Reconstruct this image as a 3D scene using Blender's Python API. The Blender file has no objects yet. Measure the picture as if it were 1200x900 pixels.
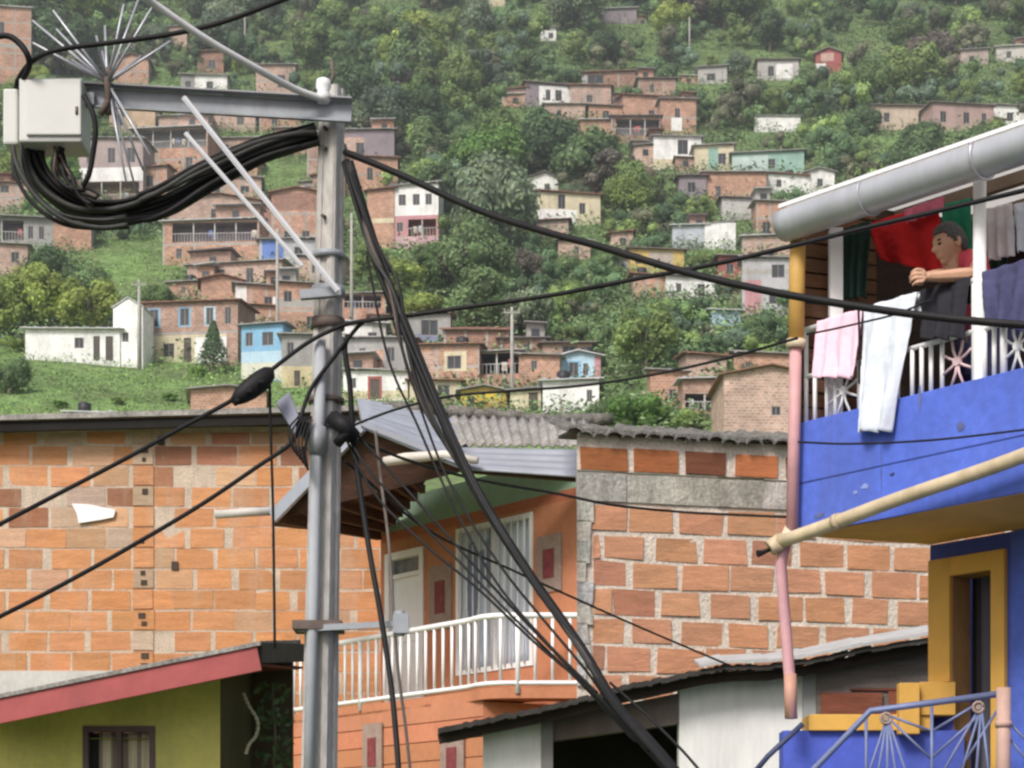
import bpy, bmesh, math, random
from mathutils import Vector, Matrix, noise as mnoise
random.seed(7)
SC = bpy.context.scene
COL = SC.collection
F = 2400.0; CZ = 1.6; HR = 1050.0          # focal length in photo pixels, eye height, horizon row
def V(*a): return Vector(a)
def P(px, py, Y): return V((px-600)/F*Y, Y, CZ+(HR-py)/F*Y)
UD = V(-0.6207, 0.7841, 0)                 # direction the street runs away
NOUT = V(-0.7841, -0.6207, 0)              # facades on the right face this way
def plane_Y(px, Q, d=UD):
    a = (px-600)/F; n = (-d.y, d.x)
    return (n[0]*Q[0]+n[1]*Q[1])/(n[0]*a+n[1])
def PP(px, py, Q, d=UD): return P(px, py, plane_Y(px, Q, d))

# ------------------------------------------------------------------ materials
MATS = {}
def nd(nt, t, **kw):
    n = nt.nodes.new(t)
    for k, v in kw.items():
        if k.startswith('i_'): n.inputs[k[2:].replace('_', ' ')].default_value = v
        else: setattr(n, k, v)
    return n
def mat(name, col=(.5,.5,.5), rough=.8, var=.2, scale=3., bump=0., metal=0., attr=False, stretch=(1,1,1), dirt=0., dirtcol=(.08,.07,.06), spec=.3, fine=0., transl=0., bumpscale=None, dirtlo=.48):
    if name in MATS: return MATS[name]
    m = bpy.data.materials.new(name); m.use_nodes = True
    nt = m.node_tree; nt.nodes.clear(); L = nt.links.new
    out = nd(nt, 'ShaderNodeOutputMaterial'); b = nd(nt, 'ShaderNodeBsdfPrincipled')
    b.inputs['Roughness'].default_value = rough; b.inputs['Metallic'].default_value = metal
    b.inputs['Specular IOR Level'].default_value = spec
    geo = nd(nt, 'ShaderNodeNewGeometry')
    mp = nd(nt, 'ShaderNodeMapping'); mp.inputs['Scale'].default_value = stretch
    L(geo.outputs['Position'], mp.inputs['Vector'])
    n1 = nd(nt, 'ShaderNodeTexNoise', i_Scale=scale, i_Detail=6., i_Roughness=.65)
    L(mp.outputs[0], n1.inputs['Vector'])
    mr = nd(nt, 'ShaderNodeMapRange'); mr.inputs[1].default_value = .28; mr.inputs[2].default_value = .72
    mr.inputs[3].default_value = 1-var; mr.inputs[4].default_value = 1+var
    L(n1.outputs['Fac'], mr.inputs[0])
    if attr:
        at = nd(nt, 'ShaderNodeAttribute', attribute_name='Col'); base = at.outputs['Color']
    else:
        rgb = nd(nt, 'ShaderNodeRGB'); rgb.outputs[0].default_value = (*col, 1); base = rgb.outputs[0]
    mul = nd(nt, 'ShaderNodeVectorMath', operation='SCALE')
    L(base, mul.inputs[0]); L(mr.outputs[0], mul.inputs['Scale'])
    cur = mul.outputs[0]
    if fine > 0:
        n3 = nd(nt, 'ShaderNodeTexNoise', i_Scale=scale*9, i_Detail=3.)
        L(mp.outputs[0], n3.inputs['Vector'])
        mr3 = nd(nt, 'ShaderNodeMapRange'); mr3.inputs[1].default_value = .3; mr3.inputs[2].default_value = .7
        mr3.inputs[3].default_value = 1-fine; mr3.inputs[4].default_value = 1+fine
        L(n3.outputs['Fac'], mr3.inputs[0])
        m3 = nd(nt, 'ShaderNodeVectorMath', operation='SCALE'); L(cur, m3.inputs[0]); L(mr3.outputs[0], m3.inputs['Scale']); cur = m3.outputs[0]
    if dirt > 0:
        n2 = nd(nt, 'ShaderNodeTexNoise', i_Scale=scale*.45, i_Detail=8., i_Roughness=.75)
        mp2 = nd(nt, 'ShaderNodeMapping'); mp2.inputs['Scale'].default_value = (2.2, 2.2, .45); mp2.inputs['Location'].default_value = (3.7, 9.1, 1.3)
        L(geo.outputs['Position'], mp2.inputs['Vector']); L(mp2.outputs[0], n2.inputs['Vector'])
        mr2 = nd(nt, 'ShaderNodeMapRange'); mr2.inputs[1].default_value = dirtlo; mr2.inputs[2].default_value = .8
        mr2.inputs[3].default_value = 0; mr2.inputs[4].default_value = dirt
        L(n2.outputs['Fac'], mr2.inputs[0])
        mx = nd(nt, 'ShaderNodeMix', data_type='RGBA'); mx.inputs[7].default_value = (*dirtcol, 1)
        L(mr2.outputs[0], mx.inputs[0]); L(cur, mx.inputs[6]); cur = mx.outputs[2]
    L(cur, b.inputs['Base Color'])
    if bump > 0:
        nb = nd(nt, 'ShaderNodeTexNoise', i_Scale=bumpscale or scale*6, i_Detail=4.)
        L(mp.outputs[0], nb.inputs['Vector'])
        bm = nd(nt, 'ShaderNodeBump', i_Strength=min(1., bump), i_Distance=.02)
        L(nb.outputs['Fac'], bm.inputs['Height']); L(bm.outputs[0], b.inputs['Normal'])
    sh = b.outputs[0]
    if transl > 0:
        tr = nd(nt, 'ShaderNodeBsdfTranslucent'); L(cur, tr.inputs['Color'])
        ms = nd(nt, 'ShaderNodeMixShader'); ms.inputs[0].default_value = transl
        L(sh, ms.inputs[1]); L(tr.outputs[0], ms.inputs[2]); sh = ms.outputs[0]
    L(sh, out.inputs[0])
    MATS[name] = m
    return m

# ------------------------------------------------------------------ mesh builder
class MB:
    def __init__(s): s.v = []; s.f = []; s.c = []; s.mi = []; s.sm = []
    def face(s, pts, col=(1,1,1), mi=0, smooth=False):
        i = len(s.v); s.v += [tuple(p) for p in pts]
        s.f.append(tuple(range(i, i+len(pts)))); s.c.append(col); s.mi.append(mi); s.sm.append(smooth)
    def mesh(s, vs, fs, col=(1,1,1), mi=0, smooth=False):
        i = len(s.v); s.v += [tuple(p) for p in vs]
        for k, f in enumerate(fs):
            s.f.append(tuple(i+j for j in f)); s.c.append(col[k] if isinstance(col, list) else col); s.mi.append(mi); s.sm.append(smooth)
    def prism(s, pts, vec, col=(1,1,1), mi=0):
        n = len(pts); vec = Vector(vec); a = [Vector(p) for p in pts]; b = [p+vec for p in a]
        fs = [tuple(range(n)), tuple(range(2*n-1, n-1, -1))]
        for i in range(n):
            j = (i+1) % n; fs.append((i, i+n, j+n, j))
        s.mesh(a+b, fs, col, mi)
    def box(s, c, dx, dy, dz, col=(1,1,1), ax=None, mi=0):
        X, Y, Z = ax or (V(1,0,0), V(0,1,0), V(0,0,1)); c = Vector(c)
        X = X*dx*.5; Y = Y*dy*.5; Z = Z*dz*.5
        vs = [c+X*a+Y*b+Z*d for a in (-1,1) for b in (-1,1) for d in (-1,1)]
        s.mesh(vs, [(0,1,3,2),(4,6,7,5),(0,4,5,1),(2,3,7,6),(0,2,6,4),(1,5,7,3)], col, mi)
    def beam(s, a, b, w, h, col=(1,1,1), up=V(0,0,1), w2=None, h2=None, mi=0):
        a = Vector(a); b = Vector(b); d = (b-a).normalized(); sx = d.cross(up)
        if sx.length < 1e-4: sx = d.cross(V(1,0,0))
        sx.normalize(); sz = sx.cross(d)
        w2 = w if w2 is None else w2; h2 = h if h2 is None else h2
        vs = [a+sx*(x*w*.5)+sz*(z*h*.5) for x, z in ((-1,-1),(1,-1),(1,1),(-1,1))]
        vs += [b+sx*(x*w2*.5)+sz*(z*h2*.5) for x, z in ((-1,-1),(1,-1),(1,1),(-1,1))]
        s.mesh(vs, [(0,1,2,3),(7,6,5,4),(0,4,5,1),(1,5,6,2),(2,6,7,3),(3,7,4,0)], col, mi)
    def tube(s, pts, r, seg=8, col=(1,1,1), cap=True, mi=0):
        pts = [Vector(p) for p in pts]; n = len(pts); vs = []; fs = []
        rr = r if isinstance(r, (list, tuple)) else [r]*n
        t0 = (pts[1]-pts[0]).normalized(); nx = t0.cross(V(0,0,1))
        if nx.length < .05: nx = t0.cross(V(1,0,0))
        nx.normalize()
        for i, p in enumerate(pts):
            t = (pts[min(i+1,n-1)]-pts[max(i-1,0)])
            if t.length < 1e-9: t = t0
            t.normalize(); nx = (nx-t*nx.dot(t)); nx.normalize(); ny = t.cross(nx)
            for k in range(seg):
                a = 2*math.pi*k/seg
                vs.append(p+nx*math.cos(a)*rr[i]+ny*math.sin(a)*rr[i])
        for i in range(n-1):
            for k in range(seg):
                k2 = (k+1) % seg
                fs.append((i*seg+k, i*seg+k2, (i+1)*seg+k2, (i+1)*seg+k))
        s.mesh(vs, fs, col, mi, True)
        if cap:
            i0 = len(s.v)-len(vs)
            s.f.append(tuple(i0+k for k in range(seg))[::-1]); s.c.append(col); s.mi.append(mi); s.sm.append(False)
            s.f.append(tuple(i0+(n-1)*seg+k for k in range(seg))); s.c.append(col); s.mi.append(mi); s.sm.append(False)
    def build(s, name, m, parent=None, recalc=True, local=False, bevel=0):
        me = bpy.data.meshes.new(name)
        off = V(0,0,0)
        if parent is not None and not local: off = world_loc(parent)
        me.from_pydata([(a[0]-off.x, a[1]-off.y, a[2]-off.z) for a in s.v], [], s.f)
        ms = m if isinstance(m, (list, tuple)) else [m]
        for q in ms: me.materials.append(q)
        me.polygons.foreach_set('material_index', s.mi); me.polygons.foreach_set('use_smooth', s.sm)
        ca = me.color_attributes.new('Col', 'FLOAT_COLOR', 'CORNER')
        buf = []
        for f, c in zip(s.f, s.c): buf += [c[0], c[1], c[2], 1.]*len(f)
        ca.data.foreach_set('color', buf)
        if recalc:
            bm = bmesh.new(); bm.from_mesh(me); bmesh.ops.recalc_face_normals(bm, faces=bm.faces); bm.to_mesh(me); bm.free()
        me.update()
        o = bpy.data.objects.new(name, me); COL.objects.link(o)
        if parent is not None: o.parent = parent
        if bevel:
            bv = o.modifiers.new('bevel', 'BEVEL'); bv.width = bevel; bv.segments = 2; bv.limit_method = 'ANGLE'
        return o
def world_loc(o):
    l = Vector(o.location)
    while o.parent: o = o.parent; l += Vector(o.location)
    return l
USED_LABELS = {}
def tag(o, label, cat, group=None, kind=None):
    o['label'] = label; o['category'] = cat
    if group: o['group'] = group
    if kind: o['kind'] = kind
    USED_LABELS[label] = USED_LABELS.get(label, 0)+1
    return o
def thing(name, label, cat, loc=(0,0,0), rz=0, group=None):
    o = bpy.data.objects.new(name, None); COL.objects.link(o); o.empty_display_size = .2
    o.location = loc; o.rotation_euler = (0,0,rz)
    return tag(o, label, cat, group)
def struct(o): o['kind'] = 'structure'; return o
def crom(pts, n=10):
    pts = [Vector(p) for p in pts]
    if len(pts) == 2: return [pts[0].lerp(pts[1], i/n) for i in range(n+1)]
    q = [pts[0]*2-pts[1]]+pts+[pts[-1]*2-pts[-2]]; out = []
    for i in range(1, len(q)-2):
        a, b, c, d = q[i-1], q[i], q[i+1], q[i+2]
        for k in range(n):
            t = k/n
            out.append(.5*((2*b)+(c-a)*t+(2*a-5*b+4*c-d)*t*t+(3*b-a-3*c+d)*t**3))
    out.append(pts[-1]); return out
# facade with real openings: O + d*u + up*v ; inward = n ; openings: (u0,u1,v0,v1,depth,backcol or None)
def facade(mb, O, d, n, Lu, H, col, bands=(), ops=(), z0=0., mi_of=lambda c: 0, sub=()):
    us = sorted({0., Lu, *[min(max(x,0),Lu) for b in bands for x in b[:2]], *[x for o in ops for x in o[:2]], *sub})
    vs = sorted({z0, H, *[min(max(x,z0),H) for b in bands for x in b[2:4]], *[x for o in ops for x in o[2:4]]})
    pt = lambda u, v, w=0.: O+d*u+V(0,0,v)+n*w
    for i in range(len(us)-1):
        for j in range(len(vs)-1):
            uc, vc = (us[i]+us[i+1])/2, (vs[j]+vs[j+1])/2
            if any(o[0] < uc < o[1] and o[2] < vc < o[3] for o in ops): continue
            c = col
            for b in bands:
                if b[0] < uc < b[1] and b[2] < vc < b[3]: c = b[4]
            mb.face([pt(us[i],vs[j]), pt(us[i+1],vs[j]), pt(us[i+1],vs[j+1]), pt(us[i],vs[j+1])], c, mi_of(c))
    for o in ops:
        u0, u1, v0, v1, w = o[:5]; c = o[6] if len(o) > 6 else col
        for a, b in (((u0,v0),(u1,v0)), ((u1,v0),(u1,v1)), ((u1,v1),(u0,v1)), ((u0,v1),(u0,v0))):
            mb.face([pt(*a), pt(*b), pt(*b, w), pt(*a, w)], c, mi_of(c))
        if o[5] is not None:
            mb.face([pt(u0,v0,w), pt(u1,v0,w), pt(u1,v1,w), pt(u0,v1,w)], o[5], mi_of(o[5]))
def corr(mb, a, b, c, d, ribs, amp, across=True, col=(1,1,1), nv=4, jit=0., colfn=None):
    """corrugated sheet on the patch a-b (top edge), d-c (bottom edge); ribs run a->d when across else a->b"""
    a, b, c, d = map(Vector, (a, b, c, d)); nrm = (b-a).cross(d-a).normalized()
    per = 6; nu = ribs*per if across else nv; nw = nv if across else ribs*per
    g = []
    for j in range(nw+1):
        for i in range(nu+1):
            s, t = i/nu, j/nw
            p = a.lerp(b, s).lerp(d.lerp(c, s), t)
            k = i if across else j
            p = p+nrm*(amp*math.cos(2*math.pi*k/per)+random.uniform(-jit, jit))
            g.append(p)
    fs = [(j*(nu+1)+i, j*(nu+1)+i+1, (j+1)*(nu+1)+i+1, (j+1)*(nu+1)+i) for j in range(nw) for i in range(nu)]
    cols = [colfn() for _ in fs] if colfn else col
    mb.mesh(g, fs, cols, 0, True)
def cloth(name, label, cat, tl, tr, br, bl, m, fold=.012, nf=4, nu=26, nv=26, col=None, group=None, parent=None, seed=1, stripes=None, over=0., sag=0., overlen=.18):
    tl, tr, br, bl = map(Vector, (tl, tr, br, bl)); mb = MB()
    nrm = (tr-tl).cross(bl-tl).normalized()
    if nrm.y > 0: nrm = -nrm
    g = []
    for j in range(nv+1):
        for i in range(nu+1):
            s, t = i/nu, j/nv
            p = tl.lerp(tr, s).lerp(bl.lerp(br, s), t)
            ph = s*nf*2*math.pi+seed
            k = fold*(.25+t)*(math.sin(ph+1.2*mnoise.noise(V(s*2, t*1.5, seed)))+.6*mnoise.noise(V(s*6, t*2.5, seed+5)))+fold*.35*mnoise.noise(V(s*13, t*9, seed+9))
            p = p+nrm*k+V(0,0,-sag*4*s*(1-s)*(1-t))+V(0,0,.012*mnoise.noise(V(s*5, seed, 3))*t)
            g.append(p)
    fs = [(j*(nu+1)+i, j*(nu+1)+i+1, (j+1)*(nu+1)+i+1, (j+1)*(nu+1)+i) for j in range(nv) for i in range(nu)]
    cols = (1,1,1)
    if stripes: cols = [stripes((k % nu)/nu, (k//nu)/nv) for k in range(len(fs))]
    mb.mesh(g, fs, cols, 0, True)
    if over:                                   # the flap behind the rail
        g2 = []; n2 = 8
        for j in range(n2+1):
            for i in range(nu+1):
                s, t = i/nu, j/n2
                top = g[i]; a = min(t*3, 1)*math.pi/2
                g2.append(top-nrm*(over*math.sin(a)) + V(0,0,.012*math.sin(min(t*3,1)*math.pi)-max(0, t-.33)*overlen))
        mb.mesh(g2, [(j*(nu+1)+i, j*(nu+1)+i+1, (j+1)*(nu+1)+i+1, (j+1)*(nu+1)+i) for j in range(n2) for i in range(nu)], cols[0] if stripes else (1,1,1), 0, True)
    o = mb.build(name, m, parent, recalc=False)
    so = o.modifiers.new('thick', 'SOLIDIFY'); so.thickness = .004
    if label: tag(o, label, cat, group)
    return o
# ------------------------------------------------------------------ camera, light
cam = bpy.data.cameras.new('camera'); co = bpy.data.objects.new('camera', cam); COL.objects.link(co)
co.location = (0, 0, CZ); co.rotation_euler = (math.radians(90), 0, 0)
cam.sensor_width = 36; cam.lens = 36*F/1200; cam.shift_y = (HR-450)/1200; cam.clip_end = 3000; cam.clip_start = .1
SC.camera = co
W = bpy.data.worlds.new('World'); SC.world = W; W.use_nodes = True
wn = W.node_tree; bg = wn.nodes['Background']
sky = wn.nodes.new('ShaderNodeTexSky'); sky.sky_type = 'NISHITA'; sky.sun_disc = False
SUN_EL, SUN_AZ = math.radians(43), math.radians(208)      # azimuth measured clockwise from +Y
sky.sun_elevation = SUN_EL; sky.sun_rotation = SUN_AZ; sky.air_density = 1.; sky.dust_density = 3.5; sky.ozone_density = 1.
hs = wn.nodes.new('ShaderNodeHueSaturation'); hs.inputs['Saturation'].default_value = .62
wn.links.new(sky.outputs[0], hs.inputs['Color']); wn.links.new(hs.outputs[0], bg.inputs[0])
bg.inputs[1].default_value = .15
sl = bpy.data.lights.new('sun', 'SUN'); sl.energy = 2.9; sl.angle = math.radians(16); sl.color = (1, .965, .925)
so = bpy.data.objects.new('sun', sl); COL.objects.link(so)
sd = V(math.sin(SUN_AZ)*math.cos(SUN_EL), math.cos(SUN_AZ)*math.cos(SUN_EL), math.sin(SUN_EL))
so.rotation_euler = sd.to_track_quat('Z', 'Y').to_euler(); so.location = (0, 0, 60)
SC.view_settings.view_transform = 'Standard'; SC.view_settings.look = 'None'; SC.view_settings.exposure = 0
SC.cycles.filter_width = 2.5; SC.cycles.max_bounces = 6; SC.cycles.use_denoising = True

# ------------------------------------------------------------------ terrain
TY = [-60, 36, 60, 100, 140, 170]; TZ = [0, 0, 4, 16, 30, 40.6]
for r, y in ((430,200),(300,250),(200,295),(100,345),(0,400),(-100,460),(-200,540)):
    TY.append(y); TZ.append(CZ+(HR-r)/F*y)
TY.append(700); TZ.append(TZ[-1]+40)
def tprof(y):
    for i in range(len(TY)-1):
        if y <= TY[i+1]:
            t = (y-TY[i])/(TY[i+1]-TY[i]); return TZ[i]+(TZ[i+1]-TZ[i])*t
    return TZ[-1]
def terrain(x, y):
    z = (tprof(y-6)+tprof(y)+tprof(y+6))/3
    k = min(1, max(0, (y-60)/80))
    return z+k*(2.2*mnoise.noise(V(x/38, y/38, 0))+.9*mnoise.noise(V(x/13, y/13, 4)))
def hit(px, py):
    a = (px-600)/F; s = (HR-py)/F; y = 120.
    while y < 640:
        if terrain(a*y, y) >= CZ+s*y: break
        y += 1.5
    lo, hi = y-1.5, y
    for _ in range(12):
        m = (lo+hi)/2
        if terrain(a*m, m) >= CZ+s*m: hi = m
        else: lo = m
    return V(a*hi, hi, terrain(a*hi, hi))
m_hill = mat('hill_ground', (.135,.21,.07), .95, .5, .12, .4, dirt=.75, dirtcol=(.15,.135,.085), fine=.35, bumpscale=1.5)
hb = MB(); xs = [-230+4*i for i in range(116)]; ys = [-60, -20, 10, 36, 48]+[60+4*i for i in range(160)]
hv = [(x, y, terrain(x, y)) for y in ys for x in xs]; nx = len(xs)
hb.mesh(hv, [(j*nx+i, j*nx+i+1, (j+1)*nx+i+1, (j+1)*nx+i) for j in range(len(ys)-1) for i in range(nx-1)], (1,1,1), 0, True)
struct(hb.build('hillside', m_hill, recalc=False))
m_road = mat('street_asphalt', (.06,.058,.055), .9, .25, 1.2, .3)
rb = MB(); rb.face([(-40,-50,.006),(40,-50,.006),(40,34,.006),(-40,34,.006)]); struct(rb.build('street', m_road))

# thin haze lying over the valley side
hm = bpy.data.materials.new('haze_air'); hm.use_nodes = True; hn = hm.node_tree; hn.nodes.clear()
ho_ = hn.nodes.new('ShaderNodeOutputMaterial'); hv_ = hn.nodes.new('ShaderNodeVolumeScatter'); hv_.inputs['Color'].default_value = (.92,.96,1,1); hv_.inputs['Density'].default_value = .00060; hv_.inputs['Anisotropy'].default_value = .2
hn.links.new(hv_.outputs[0], ho_.inputs['Volume'])
hzb = MB(); hzb.box((0, 380, 150), 700, 560, 700); hz_o = hzb.build('haze', hm); tag(hz_o, 'thin pale haze lying over the far hillside', 'haze', kind='stuff')
# ------------------------------------------------------------------ hillside houses
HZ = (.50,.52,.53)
def hz(c, k=.06): return tuple(a*(1-k)+b*k for a, b in zip(c, HZ))  # distance haze mixed into the far house and leaf colours
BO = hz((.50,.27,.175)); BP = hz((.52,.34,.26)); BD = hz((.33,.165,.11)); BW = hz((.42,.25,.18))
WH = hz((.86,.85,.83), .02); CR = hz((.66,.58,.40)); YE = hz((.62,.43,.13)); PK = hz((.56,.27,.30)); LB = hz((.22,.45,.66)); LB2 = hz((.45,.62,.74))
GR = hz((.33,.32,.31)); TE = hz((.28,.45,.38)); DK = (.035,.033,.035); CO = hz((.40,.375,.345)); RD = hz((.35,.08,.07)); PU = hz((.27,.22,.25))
BRICKS = (BO, BP, BD, BW)
def brickmat():
    m = mat('hill_plaster', rough=.9, var=.18, scale=.6, attr=True, dirt=.6, dirtcol=(.16,.14,.12), fine=.10)
    b = mat('hill_brick', rough=.9, var=.28, scale=.5, attr=True, dirt=.55, dirtcol=(.24,.19,.16), fine=.12)
    nt = b.node_tree; pb = [n for n in nt.nodes if n.type == 'BSDF_PRINCIPLED'][0]
    lk = pb.inputs['Base Color'].links[0]; src = lk.from_socket
    tc = nd(nt, 'ShaderNodeTexCoord'); sx = nd(nt, 'ShaderNodeSeparateXYZ'); cx = nd(nt, 'ShaderNodeCombineXYZ'); ad = nd(nt, 'ShaderNodeMath', operation='ADD')
    L = nt.links.new; L(tc.outputs['Object'], sx.inputs[0]); L(sx.outputs[0], ad.inputs[0]); L(sx.outputs[1], ad.inputs[1]); L(ad.outputs[0], cx.inputs[0]); L(sx.outputs[2], cx.inputs[1])
    br = nd(nt, 'ShaderNodeTexBrick', i_Scale=1.); br.inputs['Brick Width'].default_value = .42; br.inputs['Row Height'].default_value = .24; br.inputs['Mortar Size'].default_value = .022
    br.inputs['Color1'].default_value = (1.12,1.1,1.08,1); br.inputs['Color2'].default_value = (.72,.70,.68,1); br.inputs['Mortar'].default_value = (1.1,1.35,1.6,1)
    L(cx.outputs[0], br.inputs['Vector'])
    mu = nd(nt, 'ShaderNodeMix', data_type='RGBA', blend_type='MULTIPLY'); mu.inputs[0].default_value = 1.; L(src, mu.inputs[6]); L(br.outputs[0], mu.inputs[7]); L(mu.outputs[2], pb.inputs['Base Color'])
    return [m, b]
HM = brickmat()
m_roof = [mat('roof_fibre', hz((.36,.34,.33)), .9, .3, .7, .2, dirt=.7, dirtcol=(.12,.10,.085)), mat('roof_clay', hz((.27,.13,.085)), .9, .35, .8, .2, dirt=.6, dirtcol=(.10,.08,.07)),
          mat('roof_zinc', hz((.60,.60,.61)), .6, .2, .7, .1, dirt=.6, dirtcol=(.22,.15,.11)), mat('roof_purple', hz((.22,.17,.17)), .9, .25, .7, .2, dirt=.5)]
m_pane = mat('window_dark', (.03,.033,.04), .35, .5, .6, spec=.5)
m_frame = mat('window_frame_paint', (.30,.28,.27), .6, .2, 1.)
m_door = mat('door_paint', (.09,.075,.065), .6, .3, 1.)
m_rail = mat('hill_rail_paint', (.5,.48,.47), .6, .3, 1.)
m_cl = mat('hill_laundry', rough=.9, var=.15, scale=1., attr=True)
HOUSES = []
def hill_house(name, label, x0, x1, yt, yb, col, roof=0, wins='auto', bands=(), ver=(), doors=(), yaw=None, depth=None, tilt=.10, ov=.45, gable=0, short=None, cat='house', group=None, cols=True, tank=None):
    rnd = random.Random(int(x0*7+yb*13))
    yaw = rnd.uniform(-.13,.13) if yaw is None else yaw; HR_ = rnd.uniform(.82,1.12); col = col if col in BRICKS and False else col
    p = hit((x0+x1)/2, yb); s = p.y/F; w = (x1-x0)*s; h = (yb-yt)*s
    depth = depth or min(7., max(3.5, w*.8))
    r = thing(name, label, cat, p, yaw, group)
    HOUSES.append((x0, x1, yt, yb, short, p.y, r))
    mi = lambda c: 1 if c in BRICKS else 0
    nfl = max(1, round(h/2.7)); fh = h/nfl
    B = [(b[0]*w, b[1]*w, b[2]*h, b[3]*h, b[4]) for b in bands]
    if wins == 'auto':
        wins = []; nw = max(1, int(w/2.9))
        for f in range(nfl):
            for k in range(nw):
                if rnd.random() < .28: continue
                u = (k+.5+rnd.uniform(-.18,.18))/nw; hw = rnd.uniform(.45,.7)/w; v = (f+.58+rnd.uniform(-.04,.06))/nfl; hh = rnd.uniform(.45,.62)/h
                q = (u-hw, u+hw, v-hh, v+hh)
                if any(a[0]-.02 < q[1] and a[1]+.02 > q[0] and a[2] < q[3] and a[3] > q[2] for a in list(ver)+list(doors)): continue
                wins.append(q)
    ops = []
    for a in wins: ops.append((a[0]*w, a[1]*w, a[2]*h, a[3]*h, .14, None))
    for a in doors: ops.append((a[0]*w, a[1]*w, a[2]*h, a[3]*h, .12, None))
    for a in ver: ops.append((a[0]*w, a[1]*w, a[2]*h, a[3]*h, 1.5, tuple(c*.8 for c in (a[4] if len(a) > 4 else GR)), tuple(c*.85 for c in (a[4] if len(a) > 4 else GR))))  # veranda recess backs and sides shaded by darkening their colour
    mb = MB(); O = V(-w/2, 0, 0)
    if cols and col in BRICKS and w > 4:            # grey concrete frame
        cw = .22
        B = [(k*w/3-cw/2 if k else 0, k*w/3+cw/2 if k else cw, 0, h, CO) for k in range(4)] + [(0, w, f*fh-.12, f*fh+.12, CO) for f in range(1, nfl+1)] + B if rnd.random() < .7 else [(0, w, f*fh-.12, f*fh+.12, CO) for f in range(1, nfl)]+B
    facade(mb, O, V(1,0,0), V(0,1,0), w, h, col, B, ops, z0=-1.5, mi_of=mi)
    gh = gable*w if gable else 0
    PB = []
    for k in range(rnd.randint(1, 4)):                # patched and half plastered areas
        a = rnd.uniform(0,.8); c = rnd.uniform(0,.7); PB.append((a*w, min(1,a+rnd.uniform(.08,.3))*w, c*h, min(1,c+rnd.uniform(.15,.4))*h, rnd.choice([tuple(x*rnd.uniform(.75,.95) for x in col), tuple(x*.9 for x in CO), tuple(min(.8,x*1.15) for x in col)])))
    B = PB+B
    # sides, back (darker lower ground hidden in the slope)
    for sx in (-w/2, w/2):
        hb_ = h+(depth*tilt if not gable else 0)
        mb.face([V(sx,0,-1.5), V(sx,depth,-1.5), V(sx,depth,hb_), V(sx,0,h)], col, mi(col))
    mb.face([V(-w/2,depth,-1.5), V(w/2,depth,-1.5), V(w/2,depth,h+(depth*tilt if not gable else 0)), V(-w/2,depth,h+(depth*tilt if not gable else 0))], col, mi(col))
    if gable:
        for yy in (0, depth): mb.face([V(-w/2,yy,h), V(w/2,yy,h), V(0,yy,h+gh)], col, mi(col))
    mb.build('wall', HM, r, local=True)
    rf = MB(); t = .09
    if gable:
        for sx in (-1, 1):
            a = V(sx*(w/2+ov), -ov, h-gh*ov/(w/2)+.03); b = V(0, -ov, h+gh+.03); d = V(0, depth+ov, 0)+V(0,ov,0)
            rf.prism([a, b, b+d, a+d], (0,0,t))
    else:
        z1 = h-ov*tilt+.03; z2 = h+(depth+ov)*tilt+.03; sk = rnd.uniform(-.22,.22)
        rf.prism([V(-w/2-ov,-ov,z1+sk), V(w/2+ov,-ov,z1-sk), V(w/2+ov,depth+ov,z2-sk), V(-w/2-ov,depth+ov,z2+sk)], (0,0,t))
        nb = max(3, int(w/.9))
        for k in range(nb):
            u = -w/2-ov+(w+2*ov)*(k+.5)/nb; rf.beam(V(u,-ov-.02,z1+t*.9), V(u,depth+ov,z2+t*.9), .3, .1)
    rf.build('roof', m_roof[roof], r, local=True)
    for a in wins:
        u0, u1, v0, v1 = a[0]*w-w/2, a[1]*w-w/2, a[2]*h, a[3]*h
        fb = MB(); q = .07
        for c, dx, dz in (((u0+u1)/2, u1-u0, q),): 
            fb.box(V(c,.08,v0+q/2), dx, .06, dz); fb.box(V(c,.08,v1-q/2), dx, .06, dz)
        fb.box(V(u0+q/2,.08,(v0+v1)/2), q, .06, v1-v0-2*q); fb.box(V(u1-q/2,.08,(v0+v1)/2), q, .06, v1-v0-2*q)
        fb.box(V((u0+u1)/2,.08,(v0+v1)/2), q*.8, .05, v1-v0-2*q)
        fo = fb.build('window', m_frame, r, local=True)
        pb = MB(); pb.face([V(u0,.11,v0), V(u1,.11,v0), V(u1,.11,v1), V(u0,.11,v1)]); pb.build('pane', m_pane, fo, local=True)
    for a in doors:
        u0, u1, v0, v1 = a[0]*w-w/2, a[1]*w-w/2, a[2]*h, a[3]*h
        db = MB(); db.box(V((u0+u1)/2,.09,(v0+v1)/2), u1-u0, .05, v1-v0); db.box(V((u0+u1)/2,.055,v0+(v1-v0)*.3), (u1-u0)*.6, .03, (v1-v0)*.3); db.box(V((u0+u1)/2,.055,v0+(v1-v0)*.72), (u1-u0)*.6, .03, (v1-v0)*.3)
        db.build('door', m_door, r, local=True)
    for a in ver:
        u0, u1, v0, v1 = a[0]*w-w/2, a[1]*w-w/2, a[2]*h, a[3]*h
        rb = MB(); n = max(3, int((u1-u0)/.35)); zt = min(v0+1., v0+(v1-v0)*.5)
        rb.box(V((u0+u1)/2,.05,zt), u1-u0, .07, .07)
        for k in range(n+1): rb.box(V(u0+(u1-u0)*k/n,.05,(v0+zt)/2), .05, .05, zt-v0)
        rb.build('railing', m_rail, r, local=True)
        for k in range(1, max(2, int((u1-u0)/3)+1)):
            pb = MB(); uu = u0+(u1-u0)*k/(int((u1-u0)/3)+1); pb.box(V(uu,.12,(v0+v1)/2), .14, .14, v1-v0-.01); pb.build('post', m_rail, r, local=True)
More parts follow.
